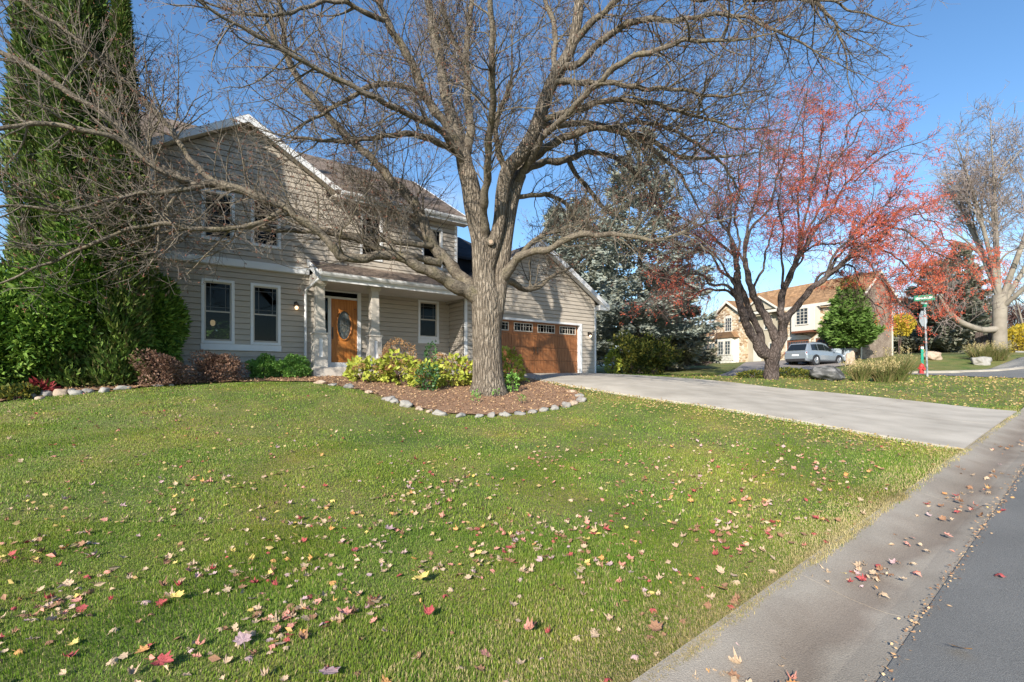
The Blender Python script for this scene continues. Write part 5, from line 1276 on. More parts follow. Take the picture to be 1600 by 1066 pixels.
def grass_clump(base, rad, h, n, seed, label, group):
    g = np.random.default_rng(seed); b = np.array(base, float)
    t = tag(empty('ornamental_grass', b), label, 'ornamental grass', group)
    a = g.uniform(0, 6.28, n); r = np.sqrt(g.random(n)) * rad * .6
    P = np.c_[np.cos(a) * r, np.sin(a) * r, np.full(n, -.03)]; lean = g.uniform(.1, .9, n) * .6
    D = np.c_[np.cos(a) * lean, np.sin(a) * lean, np.ones(n)]
    w_ = walk(P, D, g.uniform(.55, 1.0, n) * h, 4, .07, -.10)
    V, F = tubes(w_, np.tile(np.array([.006, .006, .005, .004, .002]) * 1.3, (n, 1)), 3); np_obj('blades', V, F, M['dry_grass'], t)
    k = n // 9; pl = w_[:k, -1]; Pq = np.repeat(pl, 14, 0) + g.normal(0, .03, (k * 14, 3)) + np.c_[np.zeros((k * 14, 2)), g.uniform(-.02, .22, k * 14)]
    V, F = leaves(Pq, np.c_[g.normal(0, .4, (len(Pq), 2)), np.ones(len(Pq))], .07, .012); np_obj('plumes', V, F, M['straw'], t)
gg = 'dry ornamental grasses'
grass_clump(at(1343, 18.6), .36, .74, 420, 81, 'dry ornamental grass clump just right of the boulder', gg)
grass_clump(at(1380, 18.4), .42, .78, 460, 82, 'middle dry ornamental grass clump, dark green at its base', gg)
grass_clump(at(1403, 19.0), .34, 1.25, 330, 83, 'tallest straw coloured grass clump, rightmost of those by the boulder', gg)
grass_clump(at(1535, 34.6), .9, 1.3, 500, 84, 'yellow-green grass clump left of the stout bare maple trunk', gg)
grass_clump(at(1556, 34.4), .9, 1.25, 500, 85, 'yellow-green grass clump right at the foot of the stout bare maple', gg)

# distant bare trees
gd_ = 'bare trees in the distance'
for i, (u, d, h, s_, lb) in enumerate([(1090, 70, 14, 5, 'bare tree behind the left end of the stone house'), (1180, 85, 15, 6, 'bare tree behind the stone house roof'), (1440, 75, 15, 6, 'bare tree behind the red fruited branches'), (1600, 60, 15, 6, 'bare tree at the right edge behind the stout maple'),
        (1050, 80, 12, 5, 'bare tree seen between the spruce and the crabapple'), (1510, 90, 15, 6, 'farthest bare tree left of the stout maple'), (1650, 50, 13, 6, 'bare tree past the right edge of the lawn')]):
    bare_tree('bare_tree', at(u, d), h, s_, .25, h * .25, 6, 200 + i, lb, gd_, dens=(.9, 1.0, .8), rr=(.06, .035, .025), Ls=(1.5, 3.5))
# weeping bare tree by the stone house
bare_tree('small_bare_tree', at(1106, 46), 5.2, 2.0, .09, 2.4, 7, 300, 'small bare tree against the left stone wall', dens=(2, 1.8, 1.2), rr=(.025, .015, .011), Ls=(.8, 1.6), m_b='crab_bark', m_t='crab_twig')
#@@PART3
# ------------------------------------------------------------------ stones
def stone(name, base, size, m, seed, label, cat='stone', group=None, rz=0.0, sink=.25, sub=3, rough=.24):
    bm = bmesh.new(); bmesh.ops.create_icosphere(bm, subdivisions=sub, radius=1.0); g = random.Random(seed)
    ph = [g.uniform(0, 6) for _ in range(9)]; cuts = [(Vector((g.gauss(0, 1), g.gauss(0, 1), g.gauss(.4, .8))).normalized(), g.uniform(.66, .9)) for _ in range(5)]
    for v in bm.verts:
        p = v.co.normalized(); k = 1 + rough * (math.sin(p.x * 3 + ph[0]) * math.sin(p.y * 2.7 + ph[1]) + .6 * math.sin(p.z * 4 + ph[2]) * math.sin(p.x * 5 + ph[3])) + .05 * math.sin(p.y * 11 + ph[4]) * math.sin(p.z * 9 + ph[5])
        q = p * k
        for n_, h_ in cuts:
            e = q.dot(n_) - h_
            if e > 0: q = q - n_ * e * .85
        v.co = Vector((q.x * size[0], q.y * size[1], q.z * size[2] + size[2] * (1 - 2 * sink)))
    me = bpy.data.meshes.new(name); bm.to_mesh(me); bm.free(); me.materials.append(m)
    for p in me.polygons: p.use_smooth = True
    o = bpy.data.objects.new(name, me); COL.objects.link(o); o.location = base; o.rotation_euler = (g.uniform(-.1, .1), g.uniform(-.1, .1), rz)
    return tag(o, label, cat, group)
es = 'stones edging the planting bed'
ES = [  # u, v-depth, half width, half depth, half height, material, label
    (52, 9.28, .15, .13, .11, 'grey', 'big grey edging stone at the far left end, next to the dark plant'),
    (73, 9.36, .17, .13, .11, 'grey', 'long grey-tan edging stone, second from the left end'),
    (95, 9.45, .14, .12, .11, 'tan', 'brownish rounded edging stone, third from the left end'),
    (62, 9.12, .10, .09, .05, 'tan', 'small flat edging stone in front of the two leftmost stones'),
    (118, 9.50, .16, .12, .085, 'pale', 'flat pale edging stone, fourth from the left end'),
    (110, 9.72, .10, .09, .07, 'grey', 'small grey stone tucked behind the flat pale edging stone'),
    (138, 9.66, .12, .10, .07, 'grey', 'low grey edging stone left of the whitest stone below the cedar'),
    (163, 9.78, .14, .12, .095, 'pale', 'whitest rounded edging stone below the broad cedar'),
    (190, 10.1, .16, .10, .07, 'pale', 'long pale edging stone left of the flat grey one'),
    (248, 10.75, .16, .10, .05, 'grey', 'flat grey edging stone in front of the wide barberry'),
    (268, 10.95, .07, .06, .045, 'pale', 'small pale edging stone in front of the wide barberry'),
    (500, 12.45, .20, .13, .06, 'tan', 'flat tan edging stone before the porch step'),
    (521, 12.25, .13, .10, .055, 'pale', 'small pale edging stone right of the flat tan one before the porch'),
    (546, 12.0, .17, .12, .085, 'dark', 'dark slate coloured edging stone below the leftmost hydrangea'),
    (577, 11.6, .12, .1, .05, 'tan', 'half buried tan edging stone right of the dark slate stone'),
    (607, 11.1, .16, .13, .085, 'grey', 'grey edging stone where the bed curves toward the lawn'),
    (617, 10.95, .13, .11, .075, 'pale', 'pale edging stone touching the grey one on the bed curve'),
    (634, 10.78, .19, .14, .11, 'pale', 'largest whitish edging stone, left of the maple'),
    (655, 10.68, .12, .10, .065, 'tan', 'tan edging stone right of the largest whitish one'),
    (671, 10.6, .11, .09, .05, 'tan', 'small buried tan edging stone left of the long white one'),
    (689, 10.5, .20, .13, .085, 'pale', 'long white edging stone at the foremost corner of the tree bed'),
    (720, 10.48, .15, .11, .065, 'pale', 'flat pale edging stone left of the maple trunk line'),
    (748, 10.5, .12, .10, .06, 'pale', 'small pale edging stone straight below the maple trunk'),
    (768, 10.6, .13, .11, .085, 'grey', 'grey edging stone just right of the maple trunk line'),
    (788, 10.72, .16, .11, .075, 'pale', 'pale oval edging stone in front of the maple, right of the grey one'),
    (812, 10.9, .17, .12, .075, 'dark', 'dark grey edging stone on the front of the tree bed'),
    (833, 11.1, .13, .10, .07, 'grey', 'small grey-white edging stone right of the dark grey one'),
    (850, 11.3, .17, .13, .085, 'pale', 'broad pale edging stone on the right curve of the tree bed'),
    (867, 11.5, .13, .11, .08, 'pale', 'rounded pale edging stone touching the broad one on the right curve'),
    (884, 11.75, .14, .12, .10, 'grey', 'tall grey edging stone on the right curve of the tree bed'),
    (896, 12.0, .15, .12, .085, 'tan', 'tan edging stone near the right end of the tree bed'),
    (908, 12.35, .17, .14, .11, 'grey', 'largest grey edging stone at the right end of the tree bed'),
    (905, 12.9, .17, .12, .08, 'pale', 'pale flat edging stone behind the largest grey one at the right end'),
    (893, 13.5, .18, .13, .065, 'tan', 'flat tan edging stone at the back of the right end of the bed'),
]
for i, (u, d, a, b, c, k, lb) in enumerate(ES):
    stone('edging_stone', ground_at(u, d, .0), (a * random.uniform(.75, 1.0), b * .9, c * .92), M['stone_' + k], 400 + i, lb, 'stone', es, sink=random.uniform(.26, .42), rz=random.uniform(-.4, .4) + .4)
M['boulder'] = mat('boulder', [(.035, .037, .036), (.09, .09, .088), (.27, .265, .26)], scale=2.6, rough=.9, bump=1.0, bscale=12, fine=.25, fscale=40, stretch=(1, 1, 2.2))
stone('boulder', ground_at(1293, 18.6), (.66, .5, .36), M['boulder'], 77, 'big grey streaked boulder between the crabapple and the dry grasses', 'boulder', rz=.3, sink=.18, sub=5, rough=.22)
stone('boulder', ground_at(1532, 33.3), (.72, .5, .36), M['stone_pale'], 78, 'pale pointed boulder beyond the cross street', 'boulder', sink=.25, sub=4)
stone('boulder', ground_at(1457, 36), (.6, .5, .42), M['stone_tan'], 79, 'brownish boulder behind the sign post', 'boulder', sink=.2, sub=4)
stone('boulder', ground_at(1330, 35.2), (.32, .3, .62), M['stone_tan'], 80, 'upright tan stone at the foot of the round pine', 'stone', sink=.25, sub=4)

# ------------------------------------------------------------------ lawn grass, straw edge, mulch chips
def blades(n, d0, d1, h, wd, lean=.5, pick=None, margin=1.15):
    """n grass blades between depths d0 and d1, over the whole width that a step to either side could see."""
    d = np.sqrt(rng.uniform(d0 ** 2, d1 ** 2, n)); x = (rng.uniform(-.5, .5, n) * 1600 * margin) / FPX * d
    k = is_turf(x, d); x, d = x[k], d[k]
    if pick is not None: k = pick(x, d); x, d = x[k], d[k]
    n = len(x); z = gz(x, d) - .004 + np.where(q_of(x, d) < 1.335, .03, 0)
    # clumps lean together a little
    a = rng.uniform(0, 2 * np.pi, n) * .6 + 2.2 * np.sin(x * 1.9 + 1.3 * np.sin(d * 1.3)); L = rng.uniform(.55, 1.15, n) * h * (1 + .3 * np.sin(x * 2.7) * np.sin(d * 2.3))
    le = rng.uniform(.1, 1.0, n) * lean; dx, dy = np.cos(a), np.sin(a); sx, sy = -dy, dx
    W = wd * rng.uniform(.7, 1.2, n)
    B = np.c_[x, d, z]; Sd = np.c_[sx, sy, np.zeros(n)] * W[:, None]
    m1 = B + np.c_[dx * L * le * .35, dy * L * le * .35, L * .6]; tip = B + np.c_[dx * L * le, dy * L * le, L * (1.0 - .35 * le)]
    V = np.stack([B - Sd, B + Sd, m1 + Sd * .75, m1 - Sd * .75, tip], 1).reshape(-1, 3)
    i = np.arange(n)[:, None] * 5
    F = np.concatenate([i + [[0, 1, 2]], i + [[0, 2, 3]], i + [[3, 2, 4]]], 0)
    return V, F
near_edge = lambda x, d: rng.random(len(x)) < np.where(q_of(x, d) < 1.75, .75, np.where(q_of(x, d) < 2.2, .2, .06)) * (1 + .9 * np.sin(x * .9 + 2) * np.sin(d * .8))
gparts = [blades(230000, 2.0, 4.2, .030, .0017), blades(170000, 4.2, 7.5, .032, .003), blades(120000, 7.5, 13, .034, .0055), blades(70000, 13, 30, .04, .012, margin=1.05)]
V, F = join(gparts); tag(np_obj('lawn_grass', V, F, M['grass']), 'short green lawn grass with straw coloured flecks', 'grass', kind='stuff')
sparts = [blades(200000, 2.0, 4.2, .030, .0017, .9, near_edge), blades(150000, 4.2, 7.5, .031, .003, .9, near_edge), blades(90000, 7.5, 13, .032, .0055, .9, near_edge), blades(50000, 13, 30, .04, .012, .9, near_edge)]
fringe = lambda x, d: q_of(x, d) < 1.27 + np.abs(rng.normal(0, .13, len(x)))
sparts += [blades(700000, 2.0, 5.0, .05, .0019, 1.3, fringe), blades(500000, 5.0, 11, .05, .0035, 1.3, fringe)]
V, F = join(sparts); tag(np_obj('dry_grass', V, F, M['straw']), 'dry straw coloured blades through the lawn and along the gutter', 'grass', kind='stuff')

def scatter_poly(poly, n):
    poly = np.array(poly); x = rng.uniform(poly[:, 0].min(), poly[:, 0].max(), n); y = rng.uniform(poly[:, 1].min(), poly[:, 1].max(), n); k = in_poly(poly, x, y); return x[k], y[k]
x, y = scatter_poly(BED, 34000); z = gz(x, y) + .035 + rng.uniform(0, .02, len(x)); D = rng.normal(size=(len(x), 3)); D[:, 2] *= .25
V, F = leaves(np.c_[x, y, z], D, rng.uniform(.03, .08, len(x)), rng.uniform(.006, .018, len(x)), fold=.2)
tag(np_obj('mulch_chips', V, F, M['chips']), 'brown bark mulch and dry leaf bits in the planting bed', 'mulch', kind='stuff')

# ------------------------------------------------------------------ fallen leaves
def maple_leaf(seed, curl):
    """Five pointed lobes on a stalk, cupped and curled."""
    g = random.Random(seed); out = []
    lob = [(-152, .40), (-120, .56), (-98, .44), (-74, .80), (-56, .56), (-36, .72), (-22, .60), (-10, .80), (0, 1.0), (10, .80), (22, .60), (36, .72), (56, .56), (74, .80), (98, .44), (120, .56), (152, .40), (180, .14)]
    for a, r in lob:
        t = R(a); r *= .55 * g.uniform(.88, 1.1); out.append((r * math.sin(t), r * math.cos(t)))
    V = [(0, 0, 0)]; c1, c2, c3 = g.uniform(.5, 1.3) * curl, g.uniform(-.6, .6) * curl, g.uniform(0, 6)
    kf = g.choice((0, 0, .25, .6, -.3)) * curl
    def h(x, y): return kf * abs(x) + c1 * (x * x * 1.4 + y * y * .7) * .9 + c2 * x * y + .10 * curl * math.sin(7 * math.atan2(x, y) + c3) * math.hypot(x, y)
    mid = [(x * .5, y * .5) for x, y in out]
    V += [(x, y, h(x, y)) for x, y in mid] + [(x, y, h(x, y) * 1.2) for x, y in out]
    n = len(out); F = []
    for i in range(n):
        j = (i + 1) % n; F += [(0, 1 + i, 1 + j), (1 + i, 1 + n + i, 1 + n + j), (1 + i, 1 + n + j, 1 + j)]
    # stalk
    b = len(V); s0 = Vector((0, -.05, 0)); s1 = Vector((g.uniform(-.1, .1), -.55, .04 + .06 * curl))
    V += [(s0.x - .012, s0.y, s0.z), (s0.x + .012, s0.y, s0.z), (s1.x + .008, s1.y, s1.z), (s1.x - .008, s1.y, s1.z)]; F += [(b, b + 1, b + 2), (b, b + 2, b + 3)]
    return np.array(V), np.array(F)
LV = [maple_leaf(s_, c_) for s_, c_ in ((1, .30), (2, .8), (3, 1.3), (4, -.9), (5, 1.7), (6, .5), (7, 2.3), (8, -1.5))]
def oval_leaf(seed):
    V, F = leaves(np.array([[0, -.5, 0.]]), np.array([[0, 1, .1]]), 1.0, .28, .4)
    return V, F
LV.append(oval_leaf(1))
leaf_mesh = {}
def leaf_obj(x, y, size, col, var, rz, tilt, dz=0.0):
    key = (col, var)
    if key not in leaf_mesh:
        o = np_obj('fallen_leaf', LV[var][0], LV[var][1], M['leaf_' + col]); leaf_mesh[key] = o.data
    else:
        o = bpy.data.objects.new('fallen_leaf', leaf_mesh[key]); COL.objects.link(o)
    o.location = (x, y, gz1(x, y) + dz); o.scale = (size,) * 3; o.rotation_euler = (tilt[0], tilt[1], rz)
    return o
def on_lawn_dz(x, y): return .03 if bool(is_lawn(np.array([x]), np.array([y]))[0]) else .016
# leaves that stand out in the photo
for (u, v, col, var, sz, lb) in [
    (659, 907, 'yellow', 1, .16, 'single broad yellow leaf in the middle foreground of the lawn'), (1130, 928, 'orange', 0, .13, 'orange leaf lying by itself on the grass near the gutter'),
    (250, 1041, 'crimson', 5, .14, 'dark crimson leaf at the lower left of the lawn'), (608, 828, 'mauve', 1, .13, 'mauve pink leaf alone in the middle of the lawn'),
    (380, 1003, 'mauve', 0, .13, 'pink-mauve leaf lying flat on the lower left lawn'), (540, 966, 'salmon', 1, .12, 'salmon red leaf beside the heap of tan leaves'), (669, 962, 'crimson', 2, .10, 'bright crimson curled leaf below the single yellow one'),
    (1497, 1008, 'orange', 0, .14, 'orange maple leaf lying on the asphalt'), (1561, 897, 'crimson', 3, .09, 'small magenta red leaf on the asphalt'), (272, 942, 'yellow', 1, .14, 'golden yellow leaf left of the leaf heap'), (510, 1056, 'mauve', 0, .15, 'large dusty pink maple leaf at the bottom edge of the lawn'),
    (945, 832, 'crimson', 2, .10, 'crimson leaf in the middle right of the lawn'), (825, 985, 'salmon', 6, .11, 'curled rusty red leaf right of the bright crimson one'), (1022, 985, 'brown', 1, .12, 'brown curled leaf at the lower middle of the lawn')]:
    # where that ray meets the terrain
    d = 2.2
    for _ in range(60):
        x = (u - 800) / FPX * d; zt = gz1(x, d) + .02; zr = EYE + (HOR - v) / FPX * d
        if zr <= zt: break
        d += .06 + .01 * d
    d -= .05; x = (u - 800) / FPX * d
    tag(leaf_obj(x, d, sz * .95, col, var, random.uniform(0, 6.28), (random.uniform(-.3, .3), random.uniform(-.3, .3)), on_lawn_dz(x, d) + .012), lb, 'fallen leaf', 'fallen leaves')
# drifts: centres measured on the lawn, gutter and road, then loose leaves between them
N_L = 1250
cl_c = [(u, v) for (u, v) in [(70, 870), (90, 950), (400, 890), (470, 960), (430, 975), (720, 890), (880, 870), (560, 940), (800, 860), (640, 770), (690, 800), (1040, 760), (1140, 840), (900, 830), (1300, 740), (1330, 700), (1250, 720), (1180, 740), (20, 1000), (340, 1040), (560, 860), (760, 830), (950, 900), (1000, 800), (700, 760), (500, 820), (1200, 800), (1120, 700), (850, 720), (980, 720), (300, 760)]]
def ray_ground(u, v):
    d = 2.2
    while d < 40:
        x = (u - 800) / FPX * d
        if EYE + (HOR - v) / FPX * d <= gz1(x, d): break
        d += .05 + .012 * d
    return (u - 800) / FPX * d, d
cen = np.array([ray_ground(u, v) for u, v in cl_c])
k_ = rng.integers(0, len(cen), 1050); sp_ = .10 + .035 * cen[k_, 1]
cx_ = cen[k_, 0] + rng.normal(0, 1, 1050) * sp_; cy_ = cen[k_, 1] + rng.normal(0, 1, 1050) * sp_
d_ = np.sqrt(rng.uniform(2.1 ** 2, 12.5 ** 2, N_L)) ; d_ = 2.1 + (d_ - 2.1) * rng.uniform(.12, 1, N_L); x_ = rng.uniform(-.56, .56, N_L) * 1600 / FPX * d_
X_ = np.r_[cx_, x_]; Y_ = np.r_[cy_, d_]
k = is_lawn(X_, Y_) & (Y_ > 1.9); X_, Y_ = X_[k], Y_[k]
gutter_c = np.array([ray_ground(u, v) for u, v in [(1110, 1050), (1150, 1045), (1190, 1055), (1480, 780), (1460, 790), (1500, 800), (1440, 800), (1380, 910), (1365, 905), (1530, 770), (1400, 850), (1540, 740), (1570, 700), (1330, 900)]])
k_ = rng.integers(0, len(gutter_c), 190); gs_ = .05 + .03 * gutter_c[k_, 1]
gX = gutter_c[k_, 0] + rng.normal(0, 1, 190) * gs_ * 1.3; gY = gutter_c[k_, 1] + rng.normal(0, 1, 190) * gs_
k = (q_of(gX, gY) < 1.33) & (q_of(gX, gY) > .55); gX, gY = gX[k], gY[k]
X_ = np.r_[X_, gX]; Y_ = np.r_[Y_, gY]
cols_ = np.array(['tan', 'brown', 'crimson', 'mauve', 'orange', 'yellow', 'salmon']); pr_ = np.array([.40, .26, .08, .08, .06, .03, .09])
lc = rng.choice(cols_, len(X_), p=pr_); lv = rng.integers(0, 9, len(X_)); ls = rng.uniform(.032, .088, len(X_)); ls = np.where(lv == 8, ls * .8, ls)
gut = q_of(X_, Y_) < 1.37
order = np.argsort(-(ls / np.hypot(X_, Y_)))
vis = np.abs(X_ / Y_ * FPX) < 800
order = [i for i in order if vis[i]] + [i for i in order if not vis[i]]
names_ = {'tan': 'dry tan', 'brown': 'dead brown', 'crimson': 'crimson', 'mauve': 'dusty pink', 'orange': 'rusty orange', 'yellow': 'pale yellow', 'salmon': 'salmon red'}
for i in order[:286]:
    x, y = float(X_[i]), float(Y_[i]); o = leaf_obj(x, y, ls[i], lc[i], int(lv[i]), rng.uniform(0, 6.28), (rng.normal(0, .25), rng.normal(0, .25)), .019 if not gut[i] else .012)
    place = 'on the concrete gutter' if gut[i] else 'among others on the lawn'
    tag(o, f"{names_[lc[i]]} fallen leaf lying {place}", 'fallen leaf', 'fallen leaves')
rest = order[286:]; Vs, Fs, Ms, off = [], [], [], 0
cidx = {c: j for j, c in enumerate(cols_)}
for i in rest:
    v0, f0 = LV[int(lv[i])]; a = rng.uniform(0, 6.28); rot = np.array(Matrix.Rotation(a, 3, 'Z') @ Matrix.Rotation(rng.normal(0, .35), 3, 'X') @ Matrix.Rotation(rng.normal(0, .35), 3, 'Y'))
    Vs.append(v0 @ rot.T * ls[i] + np.array([X_[i], Y_[i], 0])); Fs.append(f0 + off); Ms += [cidx[lc[i]]] * len(f0); off += len(v0)
zc = gz(X_[rest], Y_[rest]) + np.where(gut[rest], .012, .021)
for j in range(len(rest)): Vs[j][:, 2] += zc[j]
tag(np_obj('leaf_litter', np.concatenate(Vs), np.concatenate(Fs), [M['leaf_' + c] for c in cols_], midx=Ms), 'small tan, red and yellow leaves scattered over the farther lawn', 'leaf litter', kind='stuff')
# fine litter on the lawn across the driveway, along its edges and on the bed
def litter(name, n, mat_, label, f):
    x, y = f(n); z = gz(x, y) + .035; D = rng.normal(size=(len(x), 3)); D[:, 2] *= .3
    s_ = np.clip(np.hypot(x, y) / 14, .5, 1.6)
    V, F = leaves(np.c_[x, y, z], D, rng.uniform(.035, .075, len(x)) * s_, rng.uniform(.010, .020, len(x)) * s_, .3)
    tag(np_obj(name, V, F, mat_), label, 'leaf litter', kind='stuff')
M['litter'] = leaf_mat('yellow_litter', [(.40, .30, .10), (.52, .40, .16), (.36, .22, .10), (.58, .46, .22)], rough=.8)
def right_lawn(n):
    d = rng.uniform(12, 24, n); u = rng.uniform(1040, 1680, n); x = (u - 800) / FPX * d; k = is_lawn(x, d); return x[k], d[k]
litter('leaf_litter', 3000, M['litter'], 'yellow and tan leaf bits on the grass across the driveway', right_lawn)
def drive_edge(n):
    t = rng.random(n); p = DRIVE[0] * (1 - t[:, None]) + DRIVE[3] * t[:, None]; nn_ = np.array((-(DRIVE[3] - DRIVE[0])[1], (DRIVE[3] - DRIVE[0])[0])); nn_ = nn_ / np.linalg.norm(nn_)
    o = np.abs(rng.normal(0, .9, n)); x = p[:, 0] + nn_[0] * o; y = p[:, 1] + nn_[1] * o; k = is_lawn(x, y); return x[k], y[k]
litter('leaf_litter', 3000, M['litter'], 'dry yellow leaf bits on the lawn along the driveway', drive_edge)
def road_joint(n):
    s_ = rng.uniform(1, 16, n); q_ = .655 + rng.normal(0, .025, n); p = S[None] * s_[:, None] + Nq[None] * q_[:, None]; return p[:, 0], p[:, 1]
x, y = road_joint(1000); V, F = leaves(np.c_[x, y, gz(x, y) + .012], rng.normal(size=(len(x), 3)) * [1, 1, .2], rng.uniform(.008, .03, len(x)), rng.uniform(.003, .008, len(x)))
tag(np_obj('joint_debris', V, F, M['chips']), 'brown leaf crumbs in the joint between gutter and asphalt', 'debris', kind='stuff')
d_ = np.sqrt(rng.uniform(9, 200, 1500)); x_ = rng.uniform(-.5, .5, 1500) * 1600 / FPX * d_; k = is_lawn(x_, d_); x_, d_ = x_[k], d_[k]
V, F = leaves(np.c_[x_, d_, gz(x_, d_) + .03], rng.normal(size=(len(x_), 3)) * [1, 1, .25], rng.uniform(.03, .07, len(x_)), rng.uniform(.01, .02, len(x_)), .3)
tag(np_obj('leaf_litter', V, F, M['litter']), 'tiny yellow leaf bits scattered through the near lawn', 'leaf litter', kind='stuff')

# ------------------------------------------------------------------ street furniture
M['galv'] = mat('galvanised', [(.42, .43, .44), (.52, .53, .54)], scale=8, rough=.4, metal=.4)
M['sign_green'] = mat('sign_green', (.01, .20, .11), rough=.4); M['sign_white'] = mat('sign_white', (.75, .78, .77), rough=.4)
M['hydrant'] = mat('hydrant_red', [(.42, .035, .035), (.52, .06, .055)], scale=6, rough=.45); M['marker_green'] = mat('marker_green', (.02, .30, .20), rough=.5)
M['sign_red'] = mat('sign_red', (.45, .02, .02), rough=.4)
sp = np.array(ground_at(1449, 21.5)); st = tag(empty('street_sign', sp), 'green street name signs and a stop sign seen from behind on a thin steel post', 'street sign')
lean = Matrix.Rotation(R(2.2), 4, 'Y') @ Matrix.Rotation(R(-1), 4, 'X'); st.rotation_euler = (0, R(-2.2), 0)
mb = MB(); mb.box(-.035, .035, -.02, .02, -.2, 3.22); mb.build('post', M['galv'], st, bevel=.008)
ang = R(35)
mb = MB(); mb.prism([(.38 * math.cos(R(22.5 + 45 * i)), 2.62 + .38 * math.sin(R(22.5 + 45 * i))) for i in range(8)], 'y', -.004, .004)
o = mb.build('stop_panel', M['galv'], st, loc=(-.06, .03, 0), rz=R(27)); 
mb = MB(); mb.prism([(.37 * math.cos(R(22.5 + 45 * i)), 2.62 + .37 * math.sin(R(22.5 + 45 * i))) for i in range(8)], 'y', .0045, .006); mb.build('stop_face', M['sign_red'], o)
mb = MB(); mb.box(-.36, .36, -.006, .006, 3.42, 3.68); a1 = mb.build('name_plate', M['sign_green'], st, rz=R(-35), bevel=.004)
mb = MB(); mb.box(-.36, .36, -.006, .006, 3.24, 3.40); a2 = mb.build('name_plate', M['sign_green'], st, rz=R(28), bevel=.004)
mb = MB(); mb.box(-.06, .06, -.05, .05, 3.14, 3.26); mb.box(-.05, .05, -.05, .05, 3.395, 3.425); mb.build('bracket', M['sign_green'], st, bevel=.008)
for pl, z_, hw in ((a1, 3.54, .30), (a2, 3.32, .29)):    # the lettering is only a pale blur in the photo
    g = random.Random(3)
    mb = MB(); x_ = -hw
    while x_ < hw - .05:
        w_ = g.uniform(.03, .055)
        for yy in (-.009, .0065): mb.box(x_, x_ + w_, yy, yy + .0025, z_ - .04, z_ + g.choice((.03, .03, .05)))
        x_ += w_ + .018
    mb.build('lettering', M['sign_white'], pl)
hp = np.array(ground_at(1440, 27.6)); hy = tag(empty('fire_hydrant', hp), 'red fire hydrant beside the green marker and the sign post', 'fire hydrant')
mb = MB(); mb.lathe([(.16, -.1), (.16, .03), (.105, .05), (.10, .38), (.135, .39), (.135, .43), (.12, .45), (.105, .53), (.06, .59), (.03, .60), (.03, .64), (.01, .645)], n=18); mb.build('barrel', M['hydrant'], hy, smooth=False)
mb = MB(); mb.tube([(-.19, 0, .33), (.19, 0, .33)], .05, 10); mb.build('side_nozzles', M['hydrant'], hy)
mb = MB(); mb.tube([(0, -.20, .28), (0, 0, .28)], .07, 12); mb.build('front_nozzle', M['hydrant'], hy)
mp_ = np.array(ground_at(1441, 28.0)); mk = tag(empty('marker_post', mp_), 'thin green marker post standing behind the red hydrant', 'marker post')
mb = MB(); mb.box(-.07, .07, -.02, .02, -.1, 1.45); mb.build('post', M['marker_green'], mk, bevel=.006)
mb = MB(); mb.box(-.072, .072, -.022, .022, 1.452, 1.58); mb.build('cap', M['sign_white'], mk, bevel=.006)

# ------------------------------------------------------------------ car in the neighbour's drive
M['car_paint'] = mat('car_paint', (.27, .31, .35), rough=.28, metal=.35, coat=.6); M['car_glass'] = mat('car_glass', (.012, .015, .018), rough=.08, spec=.6)
M['tyre'] = mat('tyre', (.02, .02, .022), rough=.85); M['rim'] = mat('rim', (.45, .46, .48), rough=.3, metal=.8); M['tail'] = mat('tail_light', (.25, .02, .02), rough=.2); M['car_trim'] = mat('car_trim', (.03, .03, .033), rough=.5)
M['plate'] = mat('licence_plate', (.7, .72, .74), rough=.5)
cp = np.array(ground_at(1256, 35.8)); dirv = np.array((.905, .425)); car = tag(empty('parked_car', cp, math.atan2(dirv[1], dirv[0])), 'silver-blue estate car parked before the stone house garage', 'car')
def loft(secs, m, name, parent, smooth=True, bev=0):
    mb = MB(); n = len(secs[0]); 
    for s_ in secs: mb.v += [tuple(p) for p in s_]
    for i in range(len(secs) - 1):
        for j in range(n):
            a = i * n + j; b = i * n + (j + 1) % n; mb.f.append((a, b, b + n, a + n)); mb.m.append(0)
    mb.f.append(tuple(range(n))); mb.m.append(0); mb.f.append(tuple(range((len(secs) - 1) * n, len(secs) * n))); mb.m.append(0)
    return mb.build(name, m, parent, smooth=False, bevel=bev)
def bodysec(x, w, zb, zt, tw):
    return [(x, -w * .92, zb), (x, -w, zb + .18), (x, -w, (zb + zt) / 2 + .08), (x, -w * tw, zt), (x, w * tw, zt), (x, w, (zb + zt) / 2 + .08), (x, w, zb + .18), (x, w * .92, zb)]
body = loft([bodysec(-.98, .80, .38, .98, .93), bodysec(-.92, .90, .30, 1.02, .95), bodysec(-.5, .93, .26, 1.06, .95), bodysec(.6, .93, .24, 1.05, .95), bodysec(2.0, .93, .24, 1.02, .95), bodysec(2.6, .92, .24, .98, .94), bodysec(3.3, .89, .26, .88, .92), bodysec(3.62, .80, .32, .76, .88), bodysec(3.70, .66, .38, .66, .85)], M['car_paint'], 'body', car, bev=.03)
def cab(x, w0, z0, w1, z1): return [(x, -w0, z0), (x, -w1, z1), (x, w1, z1), (x, w0, z0)]
loft([cab(-.90, .86, 1.02, .70, 1.08), cab(-.55, .88, 1.03, .68, 1.60), cab(.0, .88, 1.04, .70, 1.68), cab(.9, .88, 1.03, .70, 1.68), cab(1.55, .87, 1.01, .66, 1.60), cab(2.45, .84, .985, .62, 1.02)], M['car_paint'], 'cabin', car, bev=.04)
